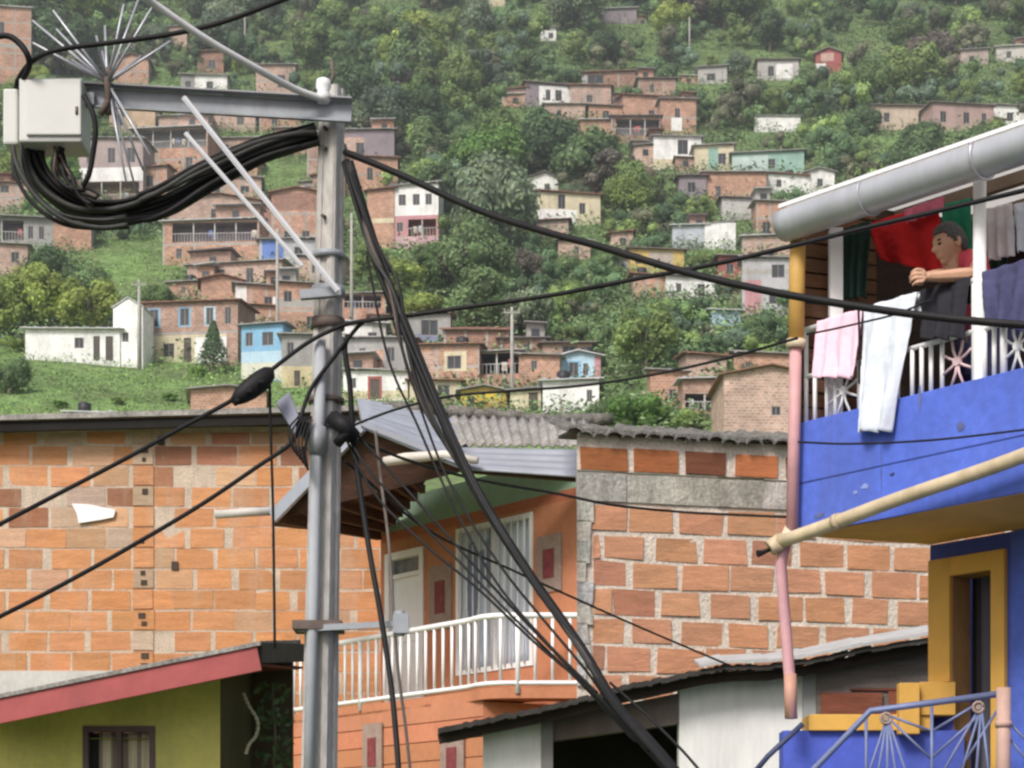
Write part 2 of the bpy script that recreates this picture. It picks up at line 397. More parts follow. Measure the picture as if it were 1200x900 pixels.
        for k in range(int((u1-u0)/1.6)):
            if rnd.random() < .6:
                cb = MB(); uu = u0+.3+rnd.random()*(u1-u0-.9); zz = zt+rnd.uniform(.15,.5); c = rnd.choice([(.7,.7,.7),(.6,.6,.65),(.15,.2,.4),(.5,.15,.15),(.65,.6,.5)])
                ww = rnd.uniform(.3,.6)
                cb.mesh([V(uu,.3,zz), V(uu+ww,.32,zz), V(uu+ww*.97,.26,zz-.35), V(uu+ww,.33,zz-.8), V(uu,.29,zz-.75), V(uu+.02,.36,zz-.35)], [(0,1,2,5),(5,2,3,4)], c)
                lo = cb.build('laundry', m_cl, None, local=True); lo.location = p; lo.rotation_euler = (0,0,yaw)
                tag(lo, f'washing hung in the open veranda of the {short or label}', 'laundry', f'washing on the {short or label}')
    if not gable and w > 4.2 and rnd.random() < .5:         # lean-to or unfinished upper room
        lc = rnd.choice([BO, BP, BW, CO, BD]); sd = rnd.choice((-1, 1)); lb = MB(); lr = MB()
        if rnd.random() < .55:
            lw = rnd.uniform(1.6,3.2); lh2 = h*rnd.uniform(.5,.85); cx = sd*(w/2+lw/2-.05); lb.box(V(cx, 2.2, lh2/2-.8), lw, 3.4, lh2+1.6, lc, mi=mi(lc)); tp = lh2
            lb.build('lean_to', HM, r, local=True)
        else:
            lw = w*rnd.uniform(.3,.5); lh2 = rnd.uniform(1.3,2.1); cx = sd*(w/2-lw/2-.1); tp = h+lh2; lb.box(V(cx, 2.6, h+lh2/2), lw, 3.6, lh2, lc, mi=mi(lc)); lb.build('upper_room', HM, r, local=True)
        lr.prism([V(cx-lw/2-.3,.1,tp-.05), V(cx+lw/2+.3,.1,tp-.05+rnd.uniform(-.3,.3)), V(cx+lw/2+.3,4.6,tp+.4), V(cx-lw/2-.3,4.6,tp+.4)], (0,0,.08)); lr.build('roof', m_roof[rnd.randrange(4)], r, local=True)
        wb_ = MB(); wy = .42 if tp < h else .76; wb_.box(V(cx+rnd.uniform(-.3,.3), wy, tp-1.), .8, .08, .8); wb_.build('window', m_pane, r, local=True)
    if rnd.random() < .3 and w > 4: tank = tank or rnd.uniform(.2,.8)
    if tank:
        tb = MB(); u = tank*w-w/2; tb.tube([V(u,depth*.5,h+.2), V(u,depth*.5,h+1.2), V(u,depth*.5,h+1.3)], [.55,.6,.35], 12)
        tb.build('water_tank', mat('tank_black', (.03,.03,.035), .5), r, local=True)
    return r
H = hill_house
N = ()
# --- upper left, behind the crossarm and the spikes
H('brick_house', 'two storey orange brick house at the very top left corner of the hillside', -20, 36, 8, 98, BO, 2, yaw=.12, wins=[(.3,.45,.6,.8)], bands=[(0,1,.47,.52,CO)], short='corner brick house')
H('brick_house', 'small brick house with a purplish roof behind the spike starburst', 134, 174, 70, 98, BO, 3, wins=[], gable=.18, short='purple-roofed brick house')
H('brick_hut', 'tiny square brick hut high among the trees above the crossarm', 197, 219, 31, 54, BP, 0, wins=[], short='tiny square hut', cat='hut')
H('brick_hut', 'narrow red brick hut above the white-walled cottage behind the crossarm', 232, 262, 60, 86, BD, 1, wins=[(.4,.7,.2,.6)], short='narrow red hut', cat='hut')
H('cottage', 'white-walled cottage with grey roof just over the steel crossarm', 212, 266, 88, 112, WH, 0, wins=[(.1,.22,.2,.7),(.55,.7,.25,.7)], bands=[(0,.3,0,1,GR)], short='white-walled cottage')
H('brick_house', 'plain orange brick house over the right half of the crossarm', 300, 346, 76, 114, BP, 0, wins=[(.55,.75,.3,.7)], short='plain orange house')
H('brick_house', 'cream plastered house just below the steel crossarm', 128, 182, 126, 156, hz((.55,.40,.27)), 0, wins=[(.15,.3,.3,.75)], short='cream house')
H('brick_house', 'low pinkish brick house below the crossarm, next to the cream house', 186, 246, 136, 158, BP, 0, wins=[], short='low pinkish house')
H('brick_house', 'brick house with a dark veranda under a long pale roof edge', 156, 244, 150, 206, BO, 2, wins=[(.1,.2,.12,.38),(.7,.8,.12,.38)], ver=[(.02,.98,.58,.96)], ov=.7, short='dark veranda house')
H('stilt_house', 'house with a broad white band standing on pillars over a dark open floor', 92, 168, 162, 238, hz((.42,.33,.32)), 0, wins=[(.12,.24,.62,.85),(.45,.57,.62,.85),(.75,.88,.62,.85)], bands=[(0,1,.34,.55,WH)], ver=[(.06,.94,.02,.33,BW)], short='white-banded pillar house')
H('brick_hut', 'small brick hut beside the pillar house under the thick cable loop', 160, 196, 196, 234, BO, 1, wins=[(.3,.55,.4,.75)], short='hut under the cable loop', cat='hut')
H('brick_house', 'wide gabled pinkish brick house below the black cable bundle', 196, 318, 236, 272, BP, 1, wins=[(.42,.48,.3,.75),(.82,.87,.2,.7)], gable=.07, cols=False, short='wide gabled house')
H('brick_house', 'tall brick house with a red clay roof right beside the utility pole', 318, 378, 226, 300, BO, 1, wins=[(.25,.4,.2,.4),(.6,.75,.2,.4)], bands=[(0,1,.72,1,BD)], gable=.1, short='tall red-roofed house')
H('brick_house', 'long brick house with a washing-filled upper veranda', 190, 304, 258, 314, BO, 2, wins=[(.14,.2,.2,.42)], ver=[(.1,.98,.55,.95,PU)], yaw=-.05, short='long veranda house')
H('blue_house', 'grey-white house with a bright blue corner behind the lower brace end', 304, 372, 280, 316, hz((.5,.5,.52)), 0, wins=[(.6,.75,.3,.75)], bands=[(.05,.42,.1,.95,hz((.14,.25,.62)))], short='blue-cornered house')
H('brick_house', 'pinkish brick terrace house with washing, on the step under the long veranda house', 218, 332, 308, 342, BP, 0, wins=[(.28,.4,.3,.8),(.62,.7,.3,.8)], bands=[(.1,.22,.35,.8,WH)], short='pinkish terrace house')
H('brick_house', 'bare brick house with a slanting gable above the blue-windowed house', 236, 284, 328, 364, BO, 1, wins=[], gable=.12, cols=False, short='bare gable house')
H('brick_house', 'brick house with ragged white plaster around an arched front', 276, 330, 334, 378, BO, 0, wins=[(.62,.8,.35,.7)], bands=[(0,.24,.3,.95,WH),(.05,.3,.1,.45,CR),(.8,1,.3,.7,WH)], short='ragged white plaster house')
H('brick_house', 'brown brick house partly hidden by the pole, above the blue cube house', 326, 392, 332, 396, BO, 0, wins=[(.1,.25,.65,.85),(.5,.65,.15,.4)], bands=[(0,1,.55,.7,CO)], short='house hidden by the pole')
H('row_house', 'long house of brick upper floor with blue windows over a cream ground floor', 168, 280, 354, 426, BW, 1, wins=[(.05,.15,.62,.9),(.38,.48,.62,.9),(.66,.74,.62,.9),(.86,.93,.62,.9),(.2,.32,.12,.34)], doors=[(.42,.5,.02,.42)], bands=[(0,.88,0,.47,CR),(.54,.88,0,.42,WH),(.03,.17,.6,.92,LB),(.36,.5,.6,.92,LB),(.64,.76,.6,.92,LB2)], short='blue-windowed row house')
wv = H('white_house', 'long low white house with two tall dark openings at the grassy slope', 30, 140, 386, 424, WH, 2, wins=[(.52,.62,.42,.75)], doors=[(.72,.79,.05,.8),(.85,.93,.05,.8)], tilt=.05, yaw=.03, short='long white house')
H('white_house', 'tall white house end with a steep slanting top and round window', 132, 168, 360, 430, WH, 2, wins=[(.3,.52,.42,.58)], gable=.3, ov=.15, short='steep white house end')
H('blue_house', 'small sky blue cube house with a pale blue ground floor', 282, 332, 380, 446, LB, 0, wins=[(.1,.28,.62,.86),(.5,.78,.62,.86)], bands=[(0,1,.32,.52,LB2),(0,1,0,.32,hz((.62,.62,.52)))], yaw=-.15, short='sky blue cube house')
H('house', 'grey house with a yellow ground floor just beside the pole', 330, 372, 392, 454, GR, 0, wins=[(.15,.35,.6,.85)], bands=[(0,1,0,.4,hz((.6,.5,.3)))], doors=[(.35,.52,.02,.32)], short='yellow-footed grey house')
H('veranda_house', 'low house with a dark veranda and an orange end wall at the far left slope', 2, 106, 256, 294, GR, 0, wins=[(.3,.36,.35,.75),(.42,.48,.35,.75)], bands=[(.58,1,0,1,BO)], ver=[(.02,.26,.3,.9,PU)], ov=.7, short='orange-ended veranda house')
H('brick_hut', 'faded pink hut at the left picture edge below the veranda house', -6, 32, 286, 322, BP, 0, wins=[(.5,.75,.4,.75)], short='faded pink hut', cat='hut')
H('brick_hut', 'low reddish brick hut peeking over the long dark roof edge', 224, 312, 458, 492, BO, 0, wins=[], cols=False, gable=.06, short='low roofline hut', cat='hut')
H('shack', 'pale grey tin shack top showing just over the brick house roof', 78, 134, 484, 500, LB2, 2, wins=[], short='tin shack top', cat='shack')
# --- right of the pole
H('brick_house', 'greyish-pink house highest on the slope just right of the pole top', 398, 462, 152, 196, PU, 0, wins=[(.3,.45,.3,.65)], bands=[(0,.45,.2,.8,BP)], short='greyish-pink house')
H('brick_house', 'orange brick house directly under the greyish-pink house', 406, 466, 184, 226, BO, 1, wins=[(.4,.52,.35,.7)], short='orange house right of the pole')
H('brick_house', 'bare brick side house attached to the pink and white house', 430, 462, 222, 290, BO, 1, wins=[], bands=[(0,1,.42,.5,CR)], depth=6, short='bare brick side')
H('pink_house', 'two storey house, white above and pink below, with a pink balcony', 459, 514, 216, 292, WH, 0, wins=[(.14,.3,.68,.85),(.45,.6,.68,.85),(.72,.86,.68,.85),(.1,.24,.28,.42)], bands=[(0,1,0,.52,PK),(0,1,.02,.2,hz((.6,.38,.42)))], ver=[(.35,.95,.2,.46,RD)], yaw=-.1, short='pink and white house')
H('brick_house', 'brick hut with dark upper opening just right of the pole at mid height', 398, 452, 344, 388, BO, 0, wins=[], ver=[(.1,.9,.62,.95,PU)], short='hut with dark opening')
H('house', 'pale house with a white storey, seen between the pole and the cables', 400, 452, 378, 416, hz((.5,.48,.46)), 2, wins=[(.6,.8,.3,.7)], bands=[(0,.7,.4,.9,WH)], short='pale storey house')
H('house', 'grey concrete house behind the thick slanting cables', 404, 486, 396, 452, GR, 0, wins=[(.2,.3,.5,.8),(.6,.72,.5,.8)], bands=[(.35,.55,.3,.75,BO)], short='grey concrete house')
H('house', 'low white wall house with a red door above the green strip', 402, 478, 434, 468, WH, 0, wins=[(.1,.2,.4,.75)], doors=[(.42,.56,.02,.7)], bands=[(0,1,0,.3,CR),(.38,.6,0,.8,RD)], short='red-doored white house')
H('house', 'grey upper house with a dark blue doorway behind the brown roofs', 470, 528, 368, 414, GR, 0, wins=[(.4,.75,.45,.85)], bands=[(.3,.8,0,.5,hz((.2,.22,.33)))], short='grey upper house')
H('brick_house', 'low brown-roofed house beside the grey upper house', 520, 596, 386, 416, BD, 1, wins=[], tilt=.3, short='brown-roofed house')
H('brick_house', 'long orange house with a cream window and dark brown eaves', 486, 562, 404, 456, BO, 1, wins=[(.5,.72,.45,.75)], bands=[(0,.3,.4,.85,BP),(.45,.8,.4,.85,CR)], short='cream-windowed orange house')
H('brick_house', 'house with a near-black veranda left of the grey street post', 554, 610, 412, 456, BO, 0, wins=[], ver=[(.03,.97,.4,.95,DK)], short='tarpaulin veranda house')  # veranda recess coloured near-black
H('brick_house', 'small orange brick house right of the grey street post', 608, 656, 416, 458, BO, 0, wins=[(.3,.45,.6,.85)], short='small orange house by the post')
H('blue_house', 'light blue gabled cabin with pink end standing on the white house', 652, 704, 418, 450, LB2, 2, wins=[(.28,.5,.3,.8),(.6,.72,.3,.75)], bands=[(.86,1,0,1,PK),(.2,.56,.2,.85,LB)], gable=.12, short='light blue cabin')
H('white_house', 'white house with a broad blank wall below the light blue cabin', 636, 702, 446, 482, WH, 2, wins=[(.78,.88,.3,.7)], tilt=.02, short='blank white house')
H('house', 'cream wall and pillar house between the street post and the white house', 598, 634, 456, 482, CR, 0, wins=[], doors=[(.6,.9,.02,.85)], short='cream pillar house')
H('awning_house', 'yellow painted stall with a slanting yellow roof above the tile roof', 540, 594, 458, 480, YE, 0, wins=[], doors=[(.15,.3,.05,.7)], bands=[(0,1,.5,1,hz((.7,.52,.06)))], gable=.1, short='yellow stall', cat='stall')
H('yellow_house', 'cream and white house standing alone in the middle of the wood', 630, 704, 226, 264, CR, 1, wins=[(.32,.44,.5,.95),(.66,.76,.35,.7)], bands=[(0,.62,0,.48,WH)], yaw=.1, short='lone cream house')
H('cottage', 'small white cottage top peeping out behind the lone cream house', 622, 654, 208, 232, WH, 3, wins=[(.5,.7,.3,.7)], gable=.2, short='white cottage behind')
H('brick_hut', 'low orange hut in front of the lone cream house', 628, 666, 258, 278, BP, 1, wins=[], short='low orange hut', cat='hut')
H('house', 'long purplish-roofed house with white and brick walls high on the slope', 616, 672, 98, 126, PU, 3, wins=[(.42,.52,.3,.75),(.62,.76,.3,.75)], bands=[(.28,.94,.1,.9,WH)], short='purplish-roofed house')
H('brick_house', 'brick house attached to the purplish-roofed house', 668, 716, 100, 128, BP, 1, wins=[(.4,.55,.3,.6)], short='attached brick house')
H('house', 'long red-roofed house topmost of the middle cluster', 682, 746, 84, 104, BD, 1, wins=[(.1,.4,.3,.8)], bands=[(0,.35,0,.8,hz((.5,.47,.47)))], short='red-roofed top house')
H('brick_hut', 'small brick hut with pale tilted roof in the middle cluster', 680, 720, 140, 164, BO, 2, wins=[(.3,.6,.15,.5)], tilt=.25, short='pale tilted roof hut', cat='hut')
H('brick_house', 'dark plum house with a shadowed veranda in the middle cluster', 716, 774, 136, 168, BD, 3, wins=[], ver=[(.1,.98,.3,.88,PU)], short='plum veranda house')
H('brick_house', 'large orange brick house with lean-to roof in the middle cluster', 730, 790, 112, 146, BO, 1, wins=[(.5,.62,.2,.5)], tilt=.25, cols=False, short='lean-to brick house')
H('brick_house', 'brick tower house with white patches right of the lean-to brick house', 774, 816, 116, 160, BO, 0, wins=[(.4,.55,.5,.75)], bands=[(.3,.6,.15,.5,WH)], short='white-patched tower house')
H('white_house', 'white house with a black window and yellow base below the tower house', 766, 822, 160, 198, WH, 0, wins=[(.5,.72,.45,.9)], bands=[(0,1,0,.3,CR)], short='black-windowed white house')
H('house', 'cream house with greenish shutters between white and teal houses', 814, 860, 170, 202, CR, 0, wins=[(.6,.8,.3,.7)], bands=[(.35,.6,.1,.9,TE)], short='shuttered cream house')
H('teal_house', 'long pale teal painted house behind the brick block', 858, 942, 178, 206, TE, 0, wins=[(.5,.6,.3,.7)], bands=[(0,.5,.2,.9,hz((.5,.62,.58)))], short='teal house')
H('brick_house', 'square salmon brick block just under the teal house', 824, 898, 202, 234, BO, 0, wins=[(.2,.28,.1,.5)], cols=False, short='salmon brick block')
H('house', 'small white house with a red roof beside the salmon brick block', 894, 946, 204, 226, WH, 1, wins=[(.3,.42,.3,.7)], short='small red-roofed white house')
H('white_house', 'tiny white gabled house just above the big metal gutter', 944, 978, 202, 226, WH, 0, wins=[(.4,.6,.3,.7)], gable=.14, short='tiny gabled house')
H('brick_house', 'brick house whose corner shows left of the big metal gutter end', 886, 934, 236, 276, BO, 0, wins=[(.15,.35,.1,.4)], short='brick house at the gutter end')
H('brick_house', 'low brick house with pale roof below the gutter end', 870, 930, 276, 304, BP, 2, wins=[], short='low pale-roofed house')
H('shack', 'pale blue-grey shack left of the bright white panel', 788, 828, 264, 292, hz((.5,.53,.58)), 2, wins=[], short='blue-grey shack', cat='shack')
H('white_house', 'square bright white hut wall shining out of the wood', 826, 862, 261, 292, hz((.82,.82,.8), .02), 0, wins=[], ov=.1, short='bright white hut', cat='hut')
H('yellow_house', 'mustard yellow house with dark flat roof in the wood', 738, 802, 292, 322, YE, 3, wins=[(.1,.2,.4,.8)], bands=[(.35,.8,.3,.9,hz((.5,.42,.36)))], short='mustard house')
H('brick_hut', 'orange brick lower wall house under the mustard house', 742, 784, 322, 350, BO, 1, wins=[], short='wall under the mustard house', cat='hut')
H('white_house', 'low white house with dark doorways beside the orange lower wall', 780, 842, 324, 352, WH, 3, wins=[(.2,.3,.3,.7),(.6,.75,.2,.7)], yaw=.1, short='low white house in the wood')
H('pink_house', 'pink and grey house partly behind the yellow downpipe', 870, 932, 302, 370, hz((.45,.44,.46)), 0, wins=[(.55,.8,.65,.88),(.5,.8,.2,.45)], bands=[(.05,.36,.05,.62,PK),(0,1,.72,.8,CO)], short='pink and grey house')
H('white_house', 'long low white hut alone on the upper right slope', 884, 938, 136, 156, WH, 0, wins=[], ov=.3, short='long low white hut', cat='hut')
H('house', 'long cream and pink terrace high above the metal gutter', 1022, 1090, 124, 152, hz((.58,.46,.36)), 3, wins=[(.2,.3,.3,.7),(.8,.9,.3,.7)], short='cream terrace')
H('house', 'pinkish terrace next to the cream terrace', 1092, 1166, 122, 154, hz((.46,.31,.28)), 3, wins=[(.12,.22,.3,.7),(.5,.6,.3,.7),(.8,.88,.3,.7)], short='pinkish terrace')
H('white_house', 'white house at the right picture edge above the gutter', 1164, 1216, 124, 150, WH, 0, wins=[(.3,.45,.3,.7)], short='edge white house')
H('shack', 'ruined grey and white shack on the bright green upper slope', 888, 936, 70, 94, hz((.5,.47,.46)), 3, wins=[(.25,.4,.2,.7)], bands=[(.45,.85,.1,.8,WH)], short='ruined shack', cat='shack')
H('shack', 'tiny red and white shack on the upper slope, near the ruined shack', 956, 986, 62, 86, RD, 0, wins=[], bands=[(0,.4,0,.5,WH),(.2,.7,.6,1,hz((.55,.35,.3)))], gable=.2, short='red and white shack', cat='shack')
H('shack', 'small greyish shack half hidden at the end of the bright grass', 818, 852, 78, 98, hz((.48,.46,.45)), 0, wins=[(.3,.6,.2,.6)], short='half-hidden shack', cat='shack')
H('house', 'pale-roofed cabin at the top of the picture above the middle cluster', 704, 746, 10, 28, PU, 2, wins=[], short='top cabin', cat='cabin')
H('shack', 'tiny white shack in the dark wood at the top middle', 634, 652, 32, 48, WH, 0, wins=[(.5,.8,.2,.6)], short='tiny white shack', cat='shack')
H('house', 'cream cabin cut off by the top edge of the picture', 570, 592, -12, 8, CR, 0, wins=[], short='cut-off cream cabin', cat='cabin')
H('shack', 'pinkish shack far up the right slope above the terraces', 1126, 1158, 58, 76, hz((.5,.4,.36)), 0, wins=[(.3,.5,.2,.6)], short='far pinkish shack', cat='shack')
H('brick_house', 'brick house with sloping roof at the foot of the wood right of the bush', 762, 806, 434, 478, BO, 0, wins=[(.5,.7,.2,.5)], tilt=.2, short='sloping roof brick house')
H('veranda_house', 'house with a shaded veranda and washing between two brick houses', 800, 852, 444, 490, BW, 2, wins=[], ver=[(.05,.95,.22,.62,PU)], short='shaded veranda house')
H('brick_house', 'broad blank brick house just left of the pink downpipe', 848, 960, 440, 512, BP, 1, wins=[(.5,.6,.35,.5)], gable=.1, cols=False, depth=7, short='broad blank brick house')

H('brick_house', 'pale brick house half covered by the fat cable bundle', 236, 306, 206, 240, BP, 0, short='bundle-covered house')
H('brick_house', 'narrow brown house squeezed between the gabled and red-roofed houses', 298, 322, 240, 290, BD, 1, wins=[(.3,.7,.5,.7)], short='narrow brown house')
H('brick_house', 'pinkish house behind the pole at the height of the brace bracket', 346, 402, 300, 336, BP, 0, short='house behind the brace bracket')
H('brick_house', 'pinkish low house just under the middle of the crossarm', 244, 300, 130, 154, BP, 2, wins=[(.6,.75,.3,.7)], short='house under the crossarm')
H('brick_hut', 'orange hut under the right half of the crossarm', 304, 352, 132, 154, BO, 0, wins=[(.3,.45,.3,.7)], short='hut under the crossarm', cat='hut')
H('house', 'brown-roofed low house just left of the small orange house by the post', 586, 640, 396, 418, BD, 3, wins=[(.5,.65,.3,.7)], tilt=.2, short='low brown-roofed house')
H('shack', 'pale blue tarpaulin shack below the pink and grey house', 832, 868, 364, 382, LB2, 2, wins=[], short='tarpaulin shack', cat='shack')
H('brick_hut', 'ruined pinkish hut left of the mustard house', 716, 742, 272, 294, BP, 1, wins=[(.4,.7,.3,.7)], short='ruined pinkish hut', cat='hut')
H('brick_hut', 'low pinkish hut below the lone cream house among brown trees', 654, 692, 282, 304, BP, 0, wins=[(.5,.65,.3,.7)], short='low pinkish hut', cat='hut')
H('brick_house', 'dark red hut right of the low white house in the wood', 842, 872, 300, 330, RD, 3, wins=[(.3,.6,.3,.7)], short='dark red hut', cat='hut')
H('brick_house', 'brown house left of the purplish-roofed house at the edge of the wood', 588, 618, 104, 126, BW, 1, wins=[(.3,.5,.3,.7)], short='brown wood-edge house')
H('brick_house', 'salmon house under the plum veranda house', 742, 776, 166, 186, BP, 0, wins=[(.3,.45,.3,.7)], short='salmon house')
H('brick_house', 'brick cottage stepping down left of the greyish-pink house behind the pole', 360, 402, 168, 206, BW, 0, wins=[(.3,.5,.4,.7)], short='stepping cottage')
H('brick_house', 'long low brick house behind the row of the pinkish terrace', 196, 250, 330, 350, BO, 0, wins=[(.3,.4,.3,.7)], short='long low terrace house')
H('brick_house', 'pinkish brick house showing between the two slanting braces', 250, 306, 162, 188, BP, 0, short='house between the braces')
H('brick_house', 'orange brick house one step below the house between the braces', 246, 302, 186, 210, BO, 1, short='step-down orange house')
H('brick_hut', 'small pinkish hut under the left end of the crossarm, beside the cream house', 172, 204, 110, 130, BP, 0, wins=[], short='small crossarm hut', cat='hut')
H('brick_house', 'orange house behind the pole end of the cable bundle', 322, 372, 150, 182, BO, 0, short='house behind the bundle end')
H('brick_house', 'brown brick house hidden in part by the upper pole shaft', 366, 404, 204, 232, BW, 1, short='house behind the upper shaft')
H('brick_house', 'orange house wedged between the ragged plaster house and the blue cube', 284, 332, 358, 386, BO, 1, short='wedged orange house')
H('brick_house', 'grey block house right behind the pole beside the yellow-footed house', 368, 408, 394, 432, GR, 0, short='grey block house')
H('brick_house', 'long pinkish house above the grey concrete house, behind the slanting cables', 434, 506, 370, 396, BP, 1, short='long pinkish house')
H('house', 'cream low house left of the yellow stall behind the slanting cables', 480, 540, 446, 474, CR, 1, short='low cream house')
H('brick_house', 'brown brick house directly behind the light blue cabin', 636, 694, 402, 424, BW, 3, short='house behind the blue cabin')
H('brick_house', 'pinkish brick house standing above the shaded veranda house', 804, 852, 416, 448, BP, 1, short='pinkish house over the veranda')
H('brick_house', 'orange house whose roof shows above the broad blank brick house', 860, 926, 414, 446, BO, 0, wins=[(.2,.3,.4,.7)], short='orange house over the blank wall')
H('brick_house', 'brown house on the right of the red-roofed top house', 748, 792, 92, 116, BW, 3, wins=[(.3,.42,.3,.7)], short='brown top house')
H('brick_house', 'pinkish brick house under the purplish-roofed house', 638, 686, 122, 144, BP, 0, wins=[(.3,.42,.3,.7)], short='lower pinkish brick house')
H('brick_hut', 'orange brick hut between the attached brick house and the pale tilted roof hut', 690, 730, 124, 144, BO, 3, wins=[(.4,.6,.3,.7)], short='in-between orange hut', cat='hut')
H('house', 'grey-white house just under the salmon brick block', 846, 892, 232, 258, hz((.55,.53,.52)), 3, short='grey-white lower house')
H('house', 'dull purple house left of the salmon brick block', 796, 828, 206, 236, PU, 3, wins=[(.3,.6,.35,.75)], short='dull purple house')
H('shack', 'pale shack at the right edge near the top of the wood', 1168, 1206, 54, 74, hz((.6,.56,.52)), 2, wins=[(.3,.45,.3,.7)], short='pale edge shack', cat='shack')
H('brick_house', 'brick house at the left edge between the side box and the veranda house', -10, 34, 214, 250, BP, 1, short='left edge brick house')
# --- far utility posts
m_conc = mat('concrete_post', (.38,.36,.33), .9, .2, 3., .2)
def far_pole(px, yt, yb, label, arm=True):
    p = hit(px, yb); s = p.y/F; h = (yb-yt)*s
    mb = MB(); mb.tube([p-V(0,0,1), p+V(0,0,h)], [.2,.13], 8)
    r = thing('utility_post', label, 'utility post', p)
    mb.build('shaft', m_conc, r)
    if arm:
        ab = MB(); ab.box(p+V(0,-.1,h-.5), 1.5, .1, .12)
        for k in (-.65, 0, .65): ab.tube([p+V(k,-.1,h-.44), p+V(k,-.1,h-.2)], .06, 6)
        ab.build('crossarm', m_conc, r)
far_pole(600, 360, 482, 'grey street post beside the yellow stall, tallest on the far slope')
far_pole(163, 328, 432, 'slim grey post in front of the steep white house end')
far_pole(325, 268, 440, 'thin post between the blue cube house and the pole', False)
far_pole(287, 18, 62, 'tiny post in the wood above the crossarm', False)
far_pole(412, 250, 396, 'thin pale post just right of the utility pole shaft', False)
far_pole(808, 20, 70, 'faint post in the wood near the half-hidden shack', False)

# ------------------------------------------------------------------ trees
def leafmat(name, col, var=.35):
    m = mat(name, rough=.75, var=var, scale=.35, attr=True, spec=.2, transl=.32)
    nt = m.node_tree
    # per tree tint
    oi = nd(nt, 'ShaderNodeObjectInfo'); at = [n for n in nt.nodes if n.type == 'ATTRIBUTE'][0]
    tgt = at.outputs['Color'].links[0].to_socket
    mx = nd(nt, 'ShaderNodeMix', data_type='RGBA'); mx.inputs[6].default_value = (*[c*.7 for c in col], 1); mx.inputs[7].default_value = (col[0]*1.45, col[1]*1.25, col[2]*1.15, 1)
    mu = nd(nt, 'ShaderNodeMix', data_type='RGBA', blend_type='MULTIPLY'); mu.inputs[0].default_value = 1
    nt.links.new(oi.outputs['Random'], mx.inputs[0]); nt.links.new(mx.outputs[2], mu.inputs[6]); nt.links.new(at.outputs['Color'], mu.inputs[7]); nt.links.new(mu.outputs[2], tgt)
    return m
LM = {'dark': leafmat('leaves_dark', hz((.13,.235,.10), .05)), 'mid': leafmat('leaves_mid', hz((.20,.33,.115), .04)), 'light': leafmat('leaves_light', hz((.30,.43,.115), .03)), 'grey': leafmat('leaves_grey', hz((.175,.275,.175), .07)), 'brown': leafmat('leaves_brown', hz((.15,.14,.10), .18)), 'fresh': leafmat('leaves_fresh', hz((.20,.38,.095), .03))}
m_bark = mat('bark', (.16,.13,.10), .95, .3, 2., .3)
def leaf(mb, c, nrm, size, col, rnd, asp=.55):
    t = Vector((rnd.gauss(0,1), rnd.gauss(0,1), rnd.gauss(0,1)))
    a = nrm.cross(t)
    if a.length < 1e-3: a = nrm.orthogonal()
    a.normalize(); b = nrm.cross(a)
    mb.face([c-a*size*.5, c+b*size*asp*.5+nrm*size*.06, c+a*size*.5, c-b*size*asp*.5+nrm*size*.06], col, 0)
_ico = bmesh.new(); bmesh.ops.create_icosphere(_ico, subdivisions=2, radius=1.)
ICO = ([v.co.copy() for v in _ico.verts], [tuple(v.index for v in f.verts) for f in _ico.faces]); _ico.free()
def core(mb, c, r, col, rnd):
    o = V(rnd.random()*50, rnd.random()*50, rnd.random()*50)
    mb.mesh([c+q*(r*(1+.38*mnoise.noise(q*1.9+o))) for q in ICO[0]], ICO[1], col, 0, True)
